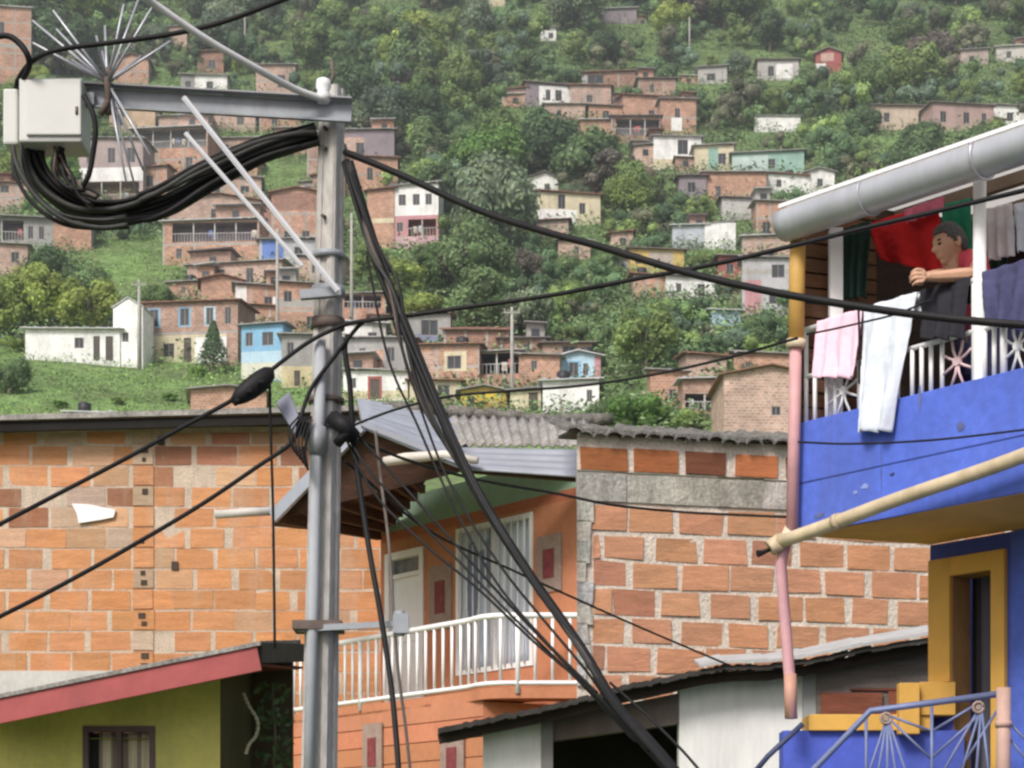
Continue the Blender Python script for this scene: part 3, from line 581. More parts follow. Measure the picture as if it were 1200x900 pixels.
def crown_mesh(seed, shape):
    rnd = random.Random(seed); mb = MB()
    if shape == 'round': nl, ex, lr, zc, n = 26, (1,1,.85), .36, .50, 125
    elif shape == 'tall': nl, ex, lr, zc, n = 24, (.66,.66,1.05), .31, .52, 115
    elif shape == 'spread': nl, ex, lr, zc, n = 28, (1.25,1.25,.55), .34, .60, 110
    elif shape == 'loose': nl, ex, lr, zc, n = 18, (1,1,.9), .29, .54, 100
    elif shape == 'bush': nl, ex, lr, zc, n = 16, (1.15,1.15,.6), .36, .38, 120
    if shape == 'conifer':
        for k in range(1500):
            t = rnd.random()**.7; r = .34*(1-t)+.03; a = rnd.random()*6.283
            q = V(math.cos(a), math.sin(a), 0); rr = r*(.6+.5*rnd.random())
            leaf(mb, q*rr+V(0,0,.08+t*.95), (q+V(0,0,.7)).normalized(), .09, (.75+.4*rnd.random(),)*3, rnd, .35)
        return mb
    if shape == 'frond':
        for k in range(16):
            a = rnd.random()*6.283; el = rnd.uniform(.5,1.25); q = V(math.cos(a), math.sin(a), 0); L_ = rnd.uniform(.55,.85); b = V(rnd.uniform(-.12,.12), rnd.uniform(-.12,.12), .1)
            pts = []
            for j in range(7):
                t = j/6; pts.append(b+q*(L_*t*math.cos(el)+.22*t*t)+V(0,0,L_*t*math.sin(el)-.42*t*t*L_))
            tint = .7+.6*rnd.random()
            for j in range(6):
                d = (pts[j+1]-pts[j]).normalized(); s = d.cross(V(0,0,1)).normalized()
                for kk in range(5):
                    t = (kk+rnd.random())/5; c = pts[j].lerp(pts[j+1], t); wl = .17*(1-.6*(j+t)/6)
                    for sg in (-1,1):
                        e = c+s*sg*wl+d*wl*.5+V(0,0,-wl*.5)
                        mb.face([c, c+d*.03, e+d*.01, e-d*.01], (tint*(.8+.4*rnd.random()),)*3)
        return mb
    R = .5; lobes = []
    for i in range(nl):
        while True:
            q = V(rnd.uniform(-1,1), rnd.uniform(-1,1), rnd.uniform(-1,1))
            if .35 < q.length < 1: break
        lobes.append((V(q.x*ex[0]*R*.72, q.y*ex[1]*R*.72, zc+q.z*ex[2]*R*.72), lr*R*rnd.uniform(.65,1.35), rnd.uniform(.74,1.28)))
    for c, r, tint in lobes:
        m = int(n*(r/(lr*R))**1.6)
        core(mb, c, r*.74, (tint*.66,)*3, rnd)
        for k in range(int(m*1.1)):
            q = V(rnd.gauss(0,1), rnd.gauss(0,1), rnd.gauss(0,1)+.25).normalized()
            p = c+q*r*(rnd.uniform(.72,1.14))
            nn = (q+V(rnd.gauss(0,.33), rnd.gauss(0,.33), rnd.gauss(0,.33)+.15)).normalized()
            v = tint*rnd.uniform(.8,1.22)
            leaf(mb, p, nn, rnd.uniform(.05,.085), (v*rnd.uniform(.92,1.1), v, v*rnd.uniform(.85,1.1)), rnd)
    return mb
def trunk_mesh(seed, shape):
    rnd = random.Random(seed+99); mb = MB()
    top = V(rnd.uniform(-.05,.05), rnd.uniform(-.05,.05), .62 if shape != 'bush' else .35)
    mb.tube([V(0,0,-.15), V(0,0,0), top*.5+V(rnd.uniform(-.03,.03),0,0), top], [.034,.03,.022,.012], 7)
    for k in range(5):
        a = rnd.random()*6.283; z = rnd.uniform(.3,.9)
        b = top*z; mb.tube([b, b+V(math.cos(a)*.13,math.sin(a)*.13,.1), b+V(math.cos(a)*.27,math.sin(a)*.27,.17)], [.014,.01,.004], 5)
    return mb
PROTO = {}
def tree_protos(shape, kind, n):
    for i in range(n):
        PROTO.setdefault((shape,), [])
        if len(PROTO[(shape,)]) < n:
            a = crown_mesh(hash_s(shape)+i*17, shape); b = trunk_mesh(hash_s(shape)+i*17, shape)
            PROTO[(shape,)].append((a, b))
def hash_s(s): return sum(ord(c)*(i+3) for i, c in enumerate(s))
MESHC = {}
def tree_mesh(shape, i, kind):
    k = (shape, i, kind)
    if k not in MESHC:
        cb = PROTO[(shape,)][i][0].build('crown', LM[kind], recalc=False, local=True); me1 = cb.data; bpy.data.objects.remove(cb)
        tb = PROTO[(shape,)][i][1].build('trunk', m_bark, local=True); me2 = tb.data; bpy.data.objects.remove(tb)
        MESHC[k] = (me1, me2)
    return MESHC[k]
for s, n in (('round',4),('tall',3),('spread',3),('loose',3),('bush',3),('conifer',1),('frond',2)): tree_protos(s, None, n)
TREES = []
NAMES = {'round':'broadleaf_tree','tall':'tall_tree','spread':'spreading_tree','loose':'thin_crowned_tree','bush':'bush','conifer':'conifer','frond':'banana_plant'}
ADJ = {'dark':'dark green','mid':'green','light':'yellowish green','grey':'grey-green','brown':'brownish','fresh':'fresh green'}
def put_tree(px, yb, hpx, shape, kind, label=None, group=None, wide=1.):
    p = hit(px, yb); h = hpx*p.y/F
    i = random.randrange(len(PROTO[(shape,)])); me1, me2 = tree_mesh(shape, i, kind)
    e = bpy.data.objects.new(NAMES[shape], None); COL.objects.link(e); e.location = p; e.empty_display_size = .5
    e.rotation_euler = (0, 0, random.random()*6.283); e.scale = (h*wide, h*wide*random.uniform(.9,1.1), h)
    for nm, me in (('crown', me1), ('trunk', me2)):
        o = bpy.data.objects.new(nm, me); COL.objects.link(o); o.parent = e
    TREES.append(dict(o=e, px=px, yb=yb, h=hpx, shape=shape, kind=kind, label=label, group=group))
def box_clear(px, yb, hpx, w, tol=.10):
    a0, a1, b0, b1 = px-w/2, px+w/2, yb-hpx, yb
    for (x0, x1, yt, y1, sh, Y, r) in HOUSES:
        if yb > y1-1.5:                       # stands in front of that house
            ov = max(0, min(a1,x1)-max(a0,x0))*max(0, min(b1,y1)-max(b0,yt))
            if ov > tol*min((x1-x0)*(y1-yt), w*hpx): return False
        elif x0-3 < px < x1+3 and y1-14 < yb < y1: return False
    return True
# trees one can pick out in the photo
put_tree(578, 296, 122, 'round', 'grey', 'large rounded grey-green tree beside the pink and white house', wide=.82)
put_tree(640, 214, 86, 'round', 'dark', 'dark dense tree above the white cottage behind the lone cream house', wide=1.0)
put_tree(694, 232, 84, 'round', 'dark', 'dark dense tree directly over the lone cream house', wide=1.)
put_tree(590, 200, 78, 'round', 'mid', 'dense green tree over the large rounded grey-green tree', wide=1.)
put_tree(742, 262, 74, 'round', 'mid', 'leafy green tree right of the lone cream house', wide=.9)
put_tree(58, 368, 84, 'round', 'dark', 'dark bushy tree below the orange-ended veranda house', wide=.9)
put_tree(92, 380, 66, 'round', 'dark', 'dark tree behind the long white house roof', wide=1.1)
put_tree(10, 462, 62, 'bush', 'dark', 'round dark bush at the left edge of the grassy slope', wide=.8)
put_tree(6, 400, 80, 'tall', 'light', 'pale tree at the left edge over the round dark bush', wide=.9)
put_tree(250, 438, 60, 'conifer', 'dark', 'small dark conifer in front of the blue-windowed row house', wide=1.)
put_tree(742, 512, 66, 'bush', 'fresh', 'fresh green bush over the mossy coping of the brick house', wide=1.15)
put_tree(712, 508, 50, 'bush', 'dark', 'dark bush beside the blank white house', wide=1.)
put_tree(800, 506, 34, 'bush', 'mid', 'low bush in front of the shaded veranda house', wide=1.3)
put_tree(486, 92, 78, 'tall', 'light', 'bright yellow-green bamboo clump in the wood above the black cable', wide=1.)
put_tree(464, 96, 60, 'loose', 'light', 'pale loose tree left of the bamboo clump', wide=1.1)
put_tree(432, 340, 60, 'loose', 'mid', 'thin green tree right of the thick slanting cables', wide=1.)
put_tree(470, 356, 54, 'loose', 'light', 'yellowish tree below the pink and white house', wide=1.2)
put_tree(498, 384, 50, 'bush', 'light', 'yellowish bush above the grey upper house', wide=1.3)
put_tree(545, 352, 66, 'spread', 'brown', 'brownish spreading tree below the large rounded grey-green tree', wide=1.2)
put_tree(232, 442, 16, 'bush', 'fresh', 'small fresh green shrub beside the conifer', wide=1.4)
for k, (x, y) in enumerate(((70,478),(140,474),(200,470),(110,492))): put_tree(x, y, random.uniform(12,18), 'bush', ('fresh','mid')[k % 2], ('low bright shrub in the grass left of the tin shack top','low shrub in the grass under the white house end','bright low shrub in the grass below the row house','low shrub just above the tin shack top')[k], wide=1.5)
NOTREE = [(-60,360,424,560), (100,212,286,352), (312,366,196,232), (404,480,440,500), (820,892,58,80), (-60,30,330,345)]
WOOD = 250
cells = []
for gy in range(-90, 510, 17):
    for gx in range(-50, 1270, 30): cells.append((gx, gy))
random.shuffle(cells)
cnt = 0
for gx, gy in cells:
    if cnt >= WOOD: break
    px = gx+random.uniform(-13,13); yb = gy+random.uniform(-9,9)
    if any(a < px < b and c < yb < d for a, b, c, d in NOTREE): continue
    if yb > 440 and (px > 960 or px < 690): continue
    if px > 975 and yb > 335: continue
    k = mnoise.noise(V(px/130, yb/70, 2.2))
    kind = 'dark' if k < -.12 else 'mid' if k < .12 else 'light' if k < .3 else 'grey'
    if random.random() < .3: kind = random.choice(['dark','mid','mid','grey','light','brown','fresh'])
    if 540 < px < 960 and 290 < yb < 440: kind = random.choice(['dark','dark','grey','mid','brown','mid'])
    shape = random.choice(['round','round','round','spread','tall','loose','bush','frond'] if yb > 110 else ['round','round','spread','tall','loose','round','bush'])
    sc = .75+.25*max(0, yb)/500
    hp = {'round':88,'spread':72,'tall':88,'loose':74,'bush':46,'frond':40}[shape]*random.uniform(.75,1.2)*sc
    w = hp*{'round':1.,'spread':1.25,'tall':.65,'loose':.9,'bush':1.15,'frond':1.2}[shape]
    ok = box_clear(px, yb, hp*.9, w*.8)
    if not ok:
        hp *= .5; w *= .5; shape = random.choice(['bush','round'])
        if not box_clear(px, yb, hp*.9, w*.8): continue
    put_tree(px, yb, hp, shape, kind); cnt += 1
# labels: kind and place relative to the nearest named house
LAND = [(h[4], (h[0]+h[1])/2, (h[2]+h[3])/2, h[1]-h[0]) for h in HOUSES if h[4]]
SHN = {'round':'broad tree','tall':'tall tree','spread':'spreading tree','loose':'thin-crowned tree','bush':'bush','conifer':'conifer','frond':'banana-like plant'}
cand = {}
for t in TREES:
    if t['label']: continue
    cx, cy = t['px'], t['yb']-t['h']*.5
    l = min(LAND, key=lambda q: (q[1]-cx)**2+((q[2]-cy)*1.2)**2)
    dx, dy = cx-l[1], cy-l[2]; d = math.hypot(dx, dy)
    if abs(dx) > abs(dy)*1.1: rel = 'left of' if dx < 0 else 'right of'
    else: rel = 'above' if dy < 0 else 'below'
    far = 'just ' if d < 45 else 'well ' if d > 85 else ''
    t['base'] = (ADJ[t['kind']], SHN[t['shape']], far, rel, l[0]); t['d'] = d
    cand.setdefault(t['base'], []).append(t)
for b, ts in cand.items():
    ts.sort(key=lambda t: t['h'])
    for i, t in enumerate(ts):
        sz = '' if len(ts) == 1 else ('smaller ' if i == 0 else 'larger ' if i == len(ts)-1 else 'middle-sized ')
        t['label'] = f"{sz}{b[0]} {b[1]} {b[2]}{b[3]} the {b[4]}"
seen = {}
for t in TREES: seen.setdefault(t['label'], []).append(t)
for t in TREES:
    g = 'trees on the hillside'
    if len(seen[t['label']]) > 1: g = 'trees ' + t['label'].split(' ', 1)[1]
    tag(t['o'], t['label'], 'bush' if t['shape'] == 'bush' else 'plant' if t['shape'] == 'frond' else 'tree', g)
# the far wood that reads as one mass
wb = MB(); rnd = random.Random(11); n = 0
while n < 760:
    px = rnd.uniform(-60, 1260); yb = rnd.uniform(-60, 430)
    if any(A < px < B and C < yb < D for A, B, C, D in NOTREE) or (yb > 300 and px < 560) or (px > 975 and yb > 335): continue
    hp = rnd.uniform(20, 50)
    if not box_clear(px, yb, hp*.8, hp*.9): continue
    n += 1
    p = hit(px, yb); h = hp*p.y/F; k = .7+.6*rnd.random()
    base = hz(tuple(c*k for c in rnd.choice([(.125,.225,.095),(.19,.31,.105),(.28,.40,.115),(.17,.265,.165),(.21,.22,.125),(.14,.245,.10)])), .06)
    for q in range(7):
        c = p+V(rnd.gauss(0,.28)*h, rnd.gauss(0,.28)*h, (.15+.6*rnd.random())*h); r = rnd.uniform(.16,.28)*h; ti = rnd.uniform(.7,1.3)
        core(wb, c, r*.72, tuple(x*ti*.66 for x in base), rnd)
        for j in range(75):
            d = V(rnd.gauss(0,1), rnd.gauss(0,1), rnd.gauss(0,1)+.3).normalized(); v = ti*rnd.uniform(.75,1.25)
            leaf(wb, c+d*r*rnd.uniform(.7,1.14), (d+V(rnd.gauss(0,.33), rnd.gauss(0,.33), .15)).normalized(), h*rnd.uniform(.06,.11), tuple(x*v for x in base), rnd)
wo_ = wb.build('woodland', mat('woodland_leaves', rough=.85, var=.3, scale=.15, attr=True, spec=.15, transl=.15), recalc=False)
tag(wo_, 'mixed green wood massed between the houses on the slope', 'woodland', kind='stuff')
# undergrowth nobody could count
ub = MB(); rnd = random.Random(5); n = 0
while n < 48000:
    px = rnd.uniform(-80, 1280); yb = rnd.uniform(-110, 505)
    a = (px-600)/F; 
    # depth from the row profile (fast, no ray march)
    lo, hi = 150., 545.
    for _ in range(14):
        m = (lo+hi)/2
        if (tprof(m)-CZ)/m < (HR-yb)/F: lo = m
        else: hi = m
    y = lo; x = a*y; z = terrain(x, y)
    grass = any(A < px < B and C < yb < D for A, B, C, D in NOTREE)
    cl = mnoise.noise(V(x/9, y/9, 7)); 
    if not grass and cl < -.45: continue
    n += 1
    s = rnd.uniform(.35,1.0) if grass else rnd.uniform(.6,1.9)
    base = (.18,.31,.06) if grass else (.125,.21,.062)
    k = .75+.5*rnd.random()+.35*mnoise.noise(V(x/20, y/20, 1)); c0 = hz(tuple(b*k*1.3 for b in base), .14)
    if rnd.random() < .12: c0 = hz((.2*k,.18*k,.1*k), .08)
    for q in range(12):
        p = V(x+rnd.gauss(0,s*.6), y+rnd.gauss(0,s*.6), z+rnd.random()*s*.9)
        v = rnd.uniform(.75,1.25)
        leaf(ub, p, V(rnd.gauss(0,.6), rnd.gauss(0,.6)-.3, 1).normalized(), s*rnd.uniform(.2,.38), tuple(c*v for c in c0), rnd, .6)
for hs_row in HOUSES:
    x0, x1, yt, yb, sh, Y, r = hs_row; rl_ = random.Random(int(x0)); w = (x1-x0)*Y/F; c, sn = math.cos(r.rotation_euler.z), math.sin(r.rotation_euler.z)
    for k in range(int(w*2.2)):
        if rl_.random() < .35: continue
        lx = rl_.uniform(-.55,.55)*w; ly = rl_.uniform(-1.6,-.4); x = r.location.x+lx*c-ly*sn; y = r.location.y+lx*sn+ly*c; z = terrain(x, y); s = rl_.uniform(.35,1.0); kk = rl_.uniform(.7,1.4)
        for q in range(12):
            v = rl_.uniform(.75,1.25)*kk; leaf(ub, V(x+rl_.gauss(0,s*.5), y+rl_.gauss(0,s*.3), z+rl_.random()*s*1.3), V(rl_.gauss(0,.6), rl_.gauss(0,.6)-.4, 1).normalized(), s*rl_.uniform(.2,.36), hz((.095*v,.14*v,.055*v), .14), rl_, .6)
u = ub.build('undergrowth', mat('undergrowth_leaves', rough=.9, var=.3, scale=.1, attr=True, spec=.1, transl=.15), recalc=False)
tag(u, 'grass and low undergrowth covering the steep hillside', 'undergrowth', kind='stuff')
# ------------------------------------------------------------------ the near houses
m_mortar = mat('mortar', (.53,.425,.335), .95, .22, 5., .6, dirt=.55, dirtcol=(.25,.22,.19), fine=.2)
m_block = mat('clay_block', rough=.88, var=.22, scale=3.2, attr=True, bump=.55, stretch=(1,1,9), dirt=.3, dirtcol=(.22,.14,.10), fine=.14)
m_block_left = mat('smeared_block', rough=.88, var=.2, scale=2.0, attr=True, bump=.5, stretch=(1,1,7), dirt=.7, dirtcol=(.50,.40,.32), fine=.14, dirtlo=.52)
m_plaster = mat('plaster', rough=.92, var=.14, scale=1.6, attr=True, bump=.25, dirt=.4, dirtcol=(.16,.15,.14), fine=.06)
m_orange = mat('orange_tile', rough=.8, var=.12, scale=2., attr=True, bump=.15, dirt=.15, fine=.06)
m_dark = mat('near_black', (.018,.016,.015), .95, .3, 2.)  # plain near-black; on inner walls it stands in for unlit depth
m_wood = mat('old_wood', (.085,.05,.034), .9, .35, 3., .3, stretch=(1,1,6))
m_woodlight = mat('weathered_wood', (.20,.15,.11), .9, .3, 3., .3)
m_white = mat('white_paint', (.84,.83,.82), .5, .06, 3., dirt=.18, dirtcol=(.4,.36,.32))
m_zinc = mat('zinc_sheet', (.46,.48,.53), .42, .14, 2.5, .05, metal=.55, dirt=.35, dirtcol=(.20,.17,.15))
m_fibre = mat('mossy_fibre', (.30,.28,.26), .95, .35, 3.5, .6, dirt=.85, dirtcol=(.085,.085,.07), fine=.3)
m_moss = mat('mossy_coping', (.16,.15,.135), .95, .4, 5., .8, dirt=.8, dirtcol=(.06,.065,.045), fine=.4)
m_glass = mat('window_pane', (.06,.07,.085), .15, .3, 2., spec=.6)

def brick_wall(mb, O, d, n, Lu, H, bw, bh, colfn, rowcol=None, skip=None, gap=.022, jit=.006, proud=.005, shift=.5, u_start=-.3):
    """individual blocks on a mortar sheet; d runs along the wall, n points out of it"""
    r = 0; z = 0.
    while z < H-.02:
        h = min(bh, H-z)-gap*random.uniform(.6,1.1)
        u = u_start+(shift*bw if r % 2 else 0)+random.uniform(-.05,.05)
        while u < Lu:
            w = bw*random.uniform(.86,1.04)-gap*random.uniform(.5,2.2)
            u0, u1 = max(u, 0), min(u+w, Lu)
            uc, vc = (u0+u1)/2, z+h/2
            if u1-u0 > .05 and not (skip and skip(uc, vc)):
                c = colfn(uc, vc)
                if c is not None:
                    j = lambda: random.uniform(-jit, jit)
                    dz = random.uniform(-.006,.006); ds = (h)*random.uniform(.94,1.01)
                    pf = [O+d*(u0+j())+V(0,0,z+dz+j())+n*(proud+j()), O+d*(u1+j())+V(0,0,z+dz+j())+n*(proud+j()), O+d*(u1+j())+V(0,0,z+dz+ds+j())+n*(proud+j()), O+d*(u0+j())+V(0,0,z+dz+ds+j())+n*(proud+j())]
                    mb.prism(pf, -n*(proud+.02), c)
            u += bw*random.uniform(.97,1.03)
        z += bh; r += 1
def vcol(c, v): k = random.uniform(1-v, 1+v); return (c[0]*k*random.uniform(.95,1.05), c[1]*k, c[2]*k*random.uniform(.92,1.08))
ORB = (.54,.25,.115); ORP = (.52,.31,.19); ORD = (.33,.15,.09); GREY = (.44,.39,.34)

# ---- left brick house (blank wall of clay blocks)
Yl = 27.
A = P(-60, 900, Yl); B = P(478, 900, Yl); zt = P(0, 500, Yl).z
lh = thing('brick_house', 'wide orange block house wall with dark roof edge filling the left middle', 'house', (A.x, Yl, 0))
zb = 3.2; Lw = B.x-A.x; O = V(A.x, Yl, zb)
seam = P(168, 600, Yl).x-A.x
mb = MB(); mb.box(V((A.x+B.x)/2, Yl+2.5, zt/2), Lw, 5., zt); mb.build('mortar', m_mortar, lh)
mb = MB()
def lcol(u, v):
    top = (zb+v-(zt-2.35))/2.35
    k = mnoise.noise(V(u*1.1, v*1.3, 3))
    if u < seam and top > .12 and k > -.05:
        q = random.random()
        if q < .22: return None
        return vcol(random.choice([ORP, ORP, ORB, ORD, (.46,.33,.25)]), .15)
    if u > seam and top > .72:
        return None if random.random() < .15 else vcol(random.choice([ORP, ORD, ORB]), .2)
    return vcol(ORB if random.random() < .92 else ORP, .12)
bwid, bhei = .545, .272
n_ = V(0,-1,0)
def seamskip(u, v): return abs(u-seam) < .13
brick_wall(mb, O, V(1,0,0), n_, Lw, zt-zb-.06, bwid, bhei, lcol, skip=seamskip, gap=.020)
k = 0
while k*bhei < zt-zb:                          # toothed joint: half blocks and dark hollow ends
    z = zb+k*bhei
    mb.box(V(A.x+seam+random.uniform(-.015,.015), Yl-.004, z+bhei*.5), .27, .03, bhei-.02, vcol(ORB if random.random()<.7 else (.46,.33,.23), .16))
    k += 1
mb.build('block_courses', m_block_left, lh)
hb2 = MB(); k = 0
while k*bhei < zt-zb-.3:
    z = zb+k*bhei
    if k % 2: 
        for q in (.3,.72):
            if random.random() < .75: hb2.box(V(A.x+seam+random.uniform(-.03,.03), Yl-.016, z+bhei*(q+random.uniform(-.05,.05))), random.uniform(.05,.10), .03, bhei*random.uniform(.14,.28))
    k += 1
for px, py in ((189,517),(205,663)): p = P(px, py, Yl-.012); hb2.box(p, .09, .03, .11)
hb2.build('hollow_end', mat('hollow_shadow', (.07,.05,.04), .95, .4, 6.), lh)
rb = MB(); rz = zt
rb.prism([V(A.x-.3,Yl-.38,rz-.03), V(B.x,Yl-.38,rz+.14), V(B.x,Yl+5,rz+.9), V(A.x-.3,Yl+5,rz+.75)], (0,0,.07)); rb.build('roof', m_fibre, lh)
fb = MB(); fb.beam(V(A.x-.3,Yl-.30,rz-.10), V(B.x,Yl-.30,rz+.06), .06, .13); fb.build('eave_board', m_dark, lh)
pb = MB()
p0 = P(-40, 790, Yl-.05)
pb.prism([P(-60,786,Yl-.05), P(150,786,Yl-.05), P(-60,835,Yl-.05)], (0,.04,0), (.55,.53,.5))
pb.build('concrete_base_strip', m_plaster, lh)
wb = MB(); wb.prism([P(84,590,Yl-.05), P(104,591,Yl-.05), P(135,597,Yl-.05), P(133,606,Yl-.05), P(118,609,Yl-.05), P(92,613,Yl-.05), P(90,602,Yl-.05)], (0,.02,0))
wb.build('white_patch', m_white, lh)
mb = MB(); mb.tube([P(252,603,Yl-1.2), P(330,598,Yl-1.2)], .055, 10)
tag(mb.build('drain_pipe', mat('pipe_grey', (.5,.47,.44), .6, .2, 4.)), 'short grey drain pipe end in front of the left block wall', 'pipe')

# ---- right brick house
wd = V(.9717, .2362, 0); wn_ = V(.2362, -.9717, 0)
Q0 = P(676, 700, 17.5); rO = V(Q0.x, Q0.y, 2.)
rh = thing('brick_house', 'block house wall with thick white mortar and mossy coping between balcony house and blue house', 'house', (Q0.x, Q0.y, 0))
zc0 = P(676, 508, 17.5).z; RL = 5.0; zr = zc0
mb = MB(); bk = V(.12,.9,0); mb.prism([V(Q0.x,Q0.y,0), V(Q0.x,Q0.y,0)+wd*RL, V(Q0.x,Q0.y,0)+wd*RL+bk, V(Q0.x,Q0.y,0)+bk], (0,0,zr)); mb.build('mortar', mat('white_mortar', (.62,.54,.46), .95, .16, 5., .8, dirt=.35, dirtcol=(.33,.30,.27), fine=.18), rh)
mb = MB(); RBW, RBH = .447, .2405
def rcol(u, v):
    return vcol((.56,.275,.155), .08) if random.random() < .9 else vcol((.45,.21,.13), .12)
zband = P(676, 587, 17.5).z-.0
H1 = zband-2.0
# rows counted down from the band so they line up with the cement band
nr = int(H1/RBH); z0r = zband-nr*RBH
brick_wall(mb, V(Q0.x,Q0.y,z0r)+wd*.14, wd, wn_, RL-.14, nr*RBH, RBW, RBH, rcol, gap=.033, jit=.010, proud=.009)
mb.build('block_courses', m_block, rh); mb = MB()
brick_wall(mb, V(Q0.x,Q0.y,zr-.30)+wd*.02, wd, wn_, RL, .24, .47, .26, lambda u, v: vcol((.40,.14,.055) if random.random() < .7 else (.2,.075,.04), .2), gap=.04, proud=.018, u_start=0)
mb.build('top_course', m_block, rh)
cb = MB(); u = 0.
while u < RL:
    for zz, hh in ((zband+.005, .25), (zband+.26, zr-.31-zband-.26)):
        w = .44
        cb.prism([V(Q0.x,Q0.y,zz)+wd*u+wn_*random.uniform(.012,.03), V(Q0.x,Q0.y,zz)+wd*(u+w*.98)+wn_*random.uniform(.012,.03), V(Q0.x,Q0.y,zz+hh*random.uniform(.9,1))+wd*(u+w*.98)+wn_*random.uniform(.012,.03), V(Q0.x,Q0.y,zz+hh*random.uniform(.9,1))+wd*u+wn_*random.uniform(.012,.03)], -wn_*.05, vcol((.50,.46,.40), .15))
    u += .42
for k in range(9):                               # plaster smears at the wall's free edge
    zz = P(676, 590+k*24, 17.5).z; w = random.uniform(.06,.16)
    cb.prism([V(Q0.x,Q0.y,zz-.16)+wn_*.03, V(Q0.x,Q0.y,zz-.16)+wd*w+wn_*.03, V(Q0.x,Q0.y,zz+.03)+wd*w*random.uniform(.7,1.2)+wn_*.03, V(Q0.x,Q0.y,zz+.03)+wn_*.03], -wn_*.03, vcol((.60,.57,.53), .12))
cb.build('cement_band', mat('stained_cement', rough=.95, var=.3, scale=4., attr=True, bump=.7, dirt=1., dirtcol=(.09,.085,.075), fine=.25, dirtlo=.34), rh)
tb = MB(); u = -.05
while u < RL:
    c = V(Q0.x,Q0.y,zr+.02)+wd*u
    ang = [math.pi*k/6 for k in range(7)]; rr = random.uniform(.06,.075); L_ = random.uniform(.5,.6); o_ = wn_*random.uniform(.08,.13); dz = random.uniform(-.012,.02)
    va = [c+wd*(rr*math.cos(t))+V(0,0,rr*.8*math.sin(t)+dz-.05)+o_ for t in ang]; vb = [c+wd*(rr*.9*math.cos(t))+V(0,0,rr*.8*math.sin(t)+dz+.16)-wn_*L_ for t in ang]
    va2 = [p+V(0,0,-.022) for p in va]
    tb.mesh(va+vb+va2, [(i,i+1,i+8,i+7) for i in range(6)]+[(i+14,i+15,i+1,i) for i in range(6)], vcol((1,1,1), .25), 0, False)
    u += random.uniform(.10,.13)
tb.prism([V(Q0.x,Q0.y,zr+.002)+wd*-.03+wn_*.07, V(Q0.x,Q0.y,zr+.002)+wd*RL+wn_*.07, V(Q0.x,Q0.y,zr+.06)+wd*RL-wn_*.5, V(Q0.x,Q0.y,zr+.06)+wd*-.03-wn_*.5], (0,0,.03))
tb.build('coping_tiles', m_moss, rh)

# ---- orange balcony house
Qf = P(617, 600, 23.9); oh = thing('orange_house', 'orange house with a green upper wall band and white curved balcony behind the cables', 'house', (Qf.x, Qf.y, 0))
Qr = P(580, 803, 23.0)
fpt = lambda px, py: PP(px, py, Qf)
E0 = fpt(700, 700); Ofac = V(E0.x, E0.y, 0)
uof = lambda px: (V(fpt(px, 700).x, fpt(px, 700).y, 0)-Ofac).length
zof = lambda px, py: fpt(px, py).z
Lf = uof(446); zgreen = zof(617, 585); floorz = 4.0
OR = (.53,.215,.115); GRN = (.29,.40,.285); ORR = (.46,.15,.085)
win = (uof(625), uof(535), zof(580, 786), zof(580, 610)); dor = (uof(497), uof(452), floorz, zof(475, 645))
mb = MB()
facade(mb, Ofac, UD, -NOUT, Lf, zof(617, 545), OR, [(0, Lf, zgreen, 99, GRN), (0, Lf, zgreen-.12, zgreen, ORR), (0, Lf, 2., floorz+.02, OR)], [(*win, .10, None), (*dor, .10, None)], z0=2.)
ce = Ofac+UD*Lf
mb.face([ce+V(0,0,2), ce-NOUT*3+V(0,0,2), ce-NOUT*3+V(0,0,zof(617,545)), ce+V(0,0,zof(617,545))], OR)
m_or = mat('orange_wall', rough=.8, var=.12, scale=1.5, attr=True, bump=.15, dirt=.2, dirtcol=(.2,.09,.05), fine=.06)
mb.build('upper_wall', m_or, oh)
# lower wall below the railing
rpt = lambda px, py: PP(px, py, Qr)
La = rpt(330, 830); Lb = rpt(566, 815)
mb = MB(); lw = (Lb-La); lw.z = 0; ld = lw.normalized(); nrow = 11
for k in range(nrow):
    z0 = 1.4+k*(3.86-1.4)/nrow; z1 = z0+(3.86-1.4)/nrow-.012
    mb.prism([V(La.x,La.y,z0), V(La.x,La.y,z0)+ld*lw.length, V(La.x,La.y,z1)+ld*lw.length, V(La.x,La.y,z1)], V(.6207*0+.7841*.3,.6207*.3,0), vcol(OR, .06))
mb.prism([V(La.x,La.y,0)-NOUT*.03, V(Lb.x,Lb.y,0)-NOUT*.03, V(Lb.x,Lb.y,0)-NOUT*.5, V(La.x,La.y,0)-NOUT*.5], (0,0,3.86), OR)
rt = P(700, 830, 23.3); 
mb.prism([V(Lb.x,Lb.y,0), V(rt.x,rt.y+.4,0), V(rt.x,rt.y+1,0), V(Lb.x,Lb.y+.9,0)], (0,0,3.8), OR)
mb.build('lower_wall', m_or, oh)
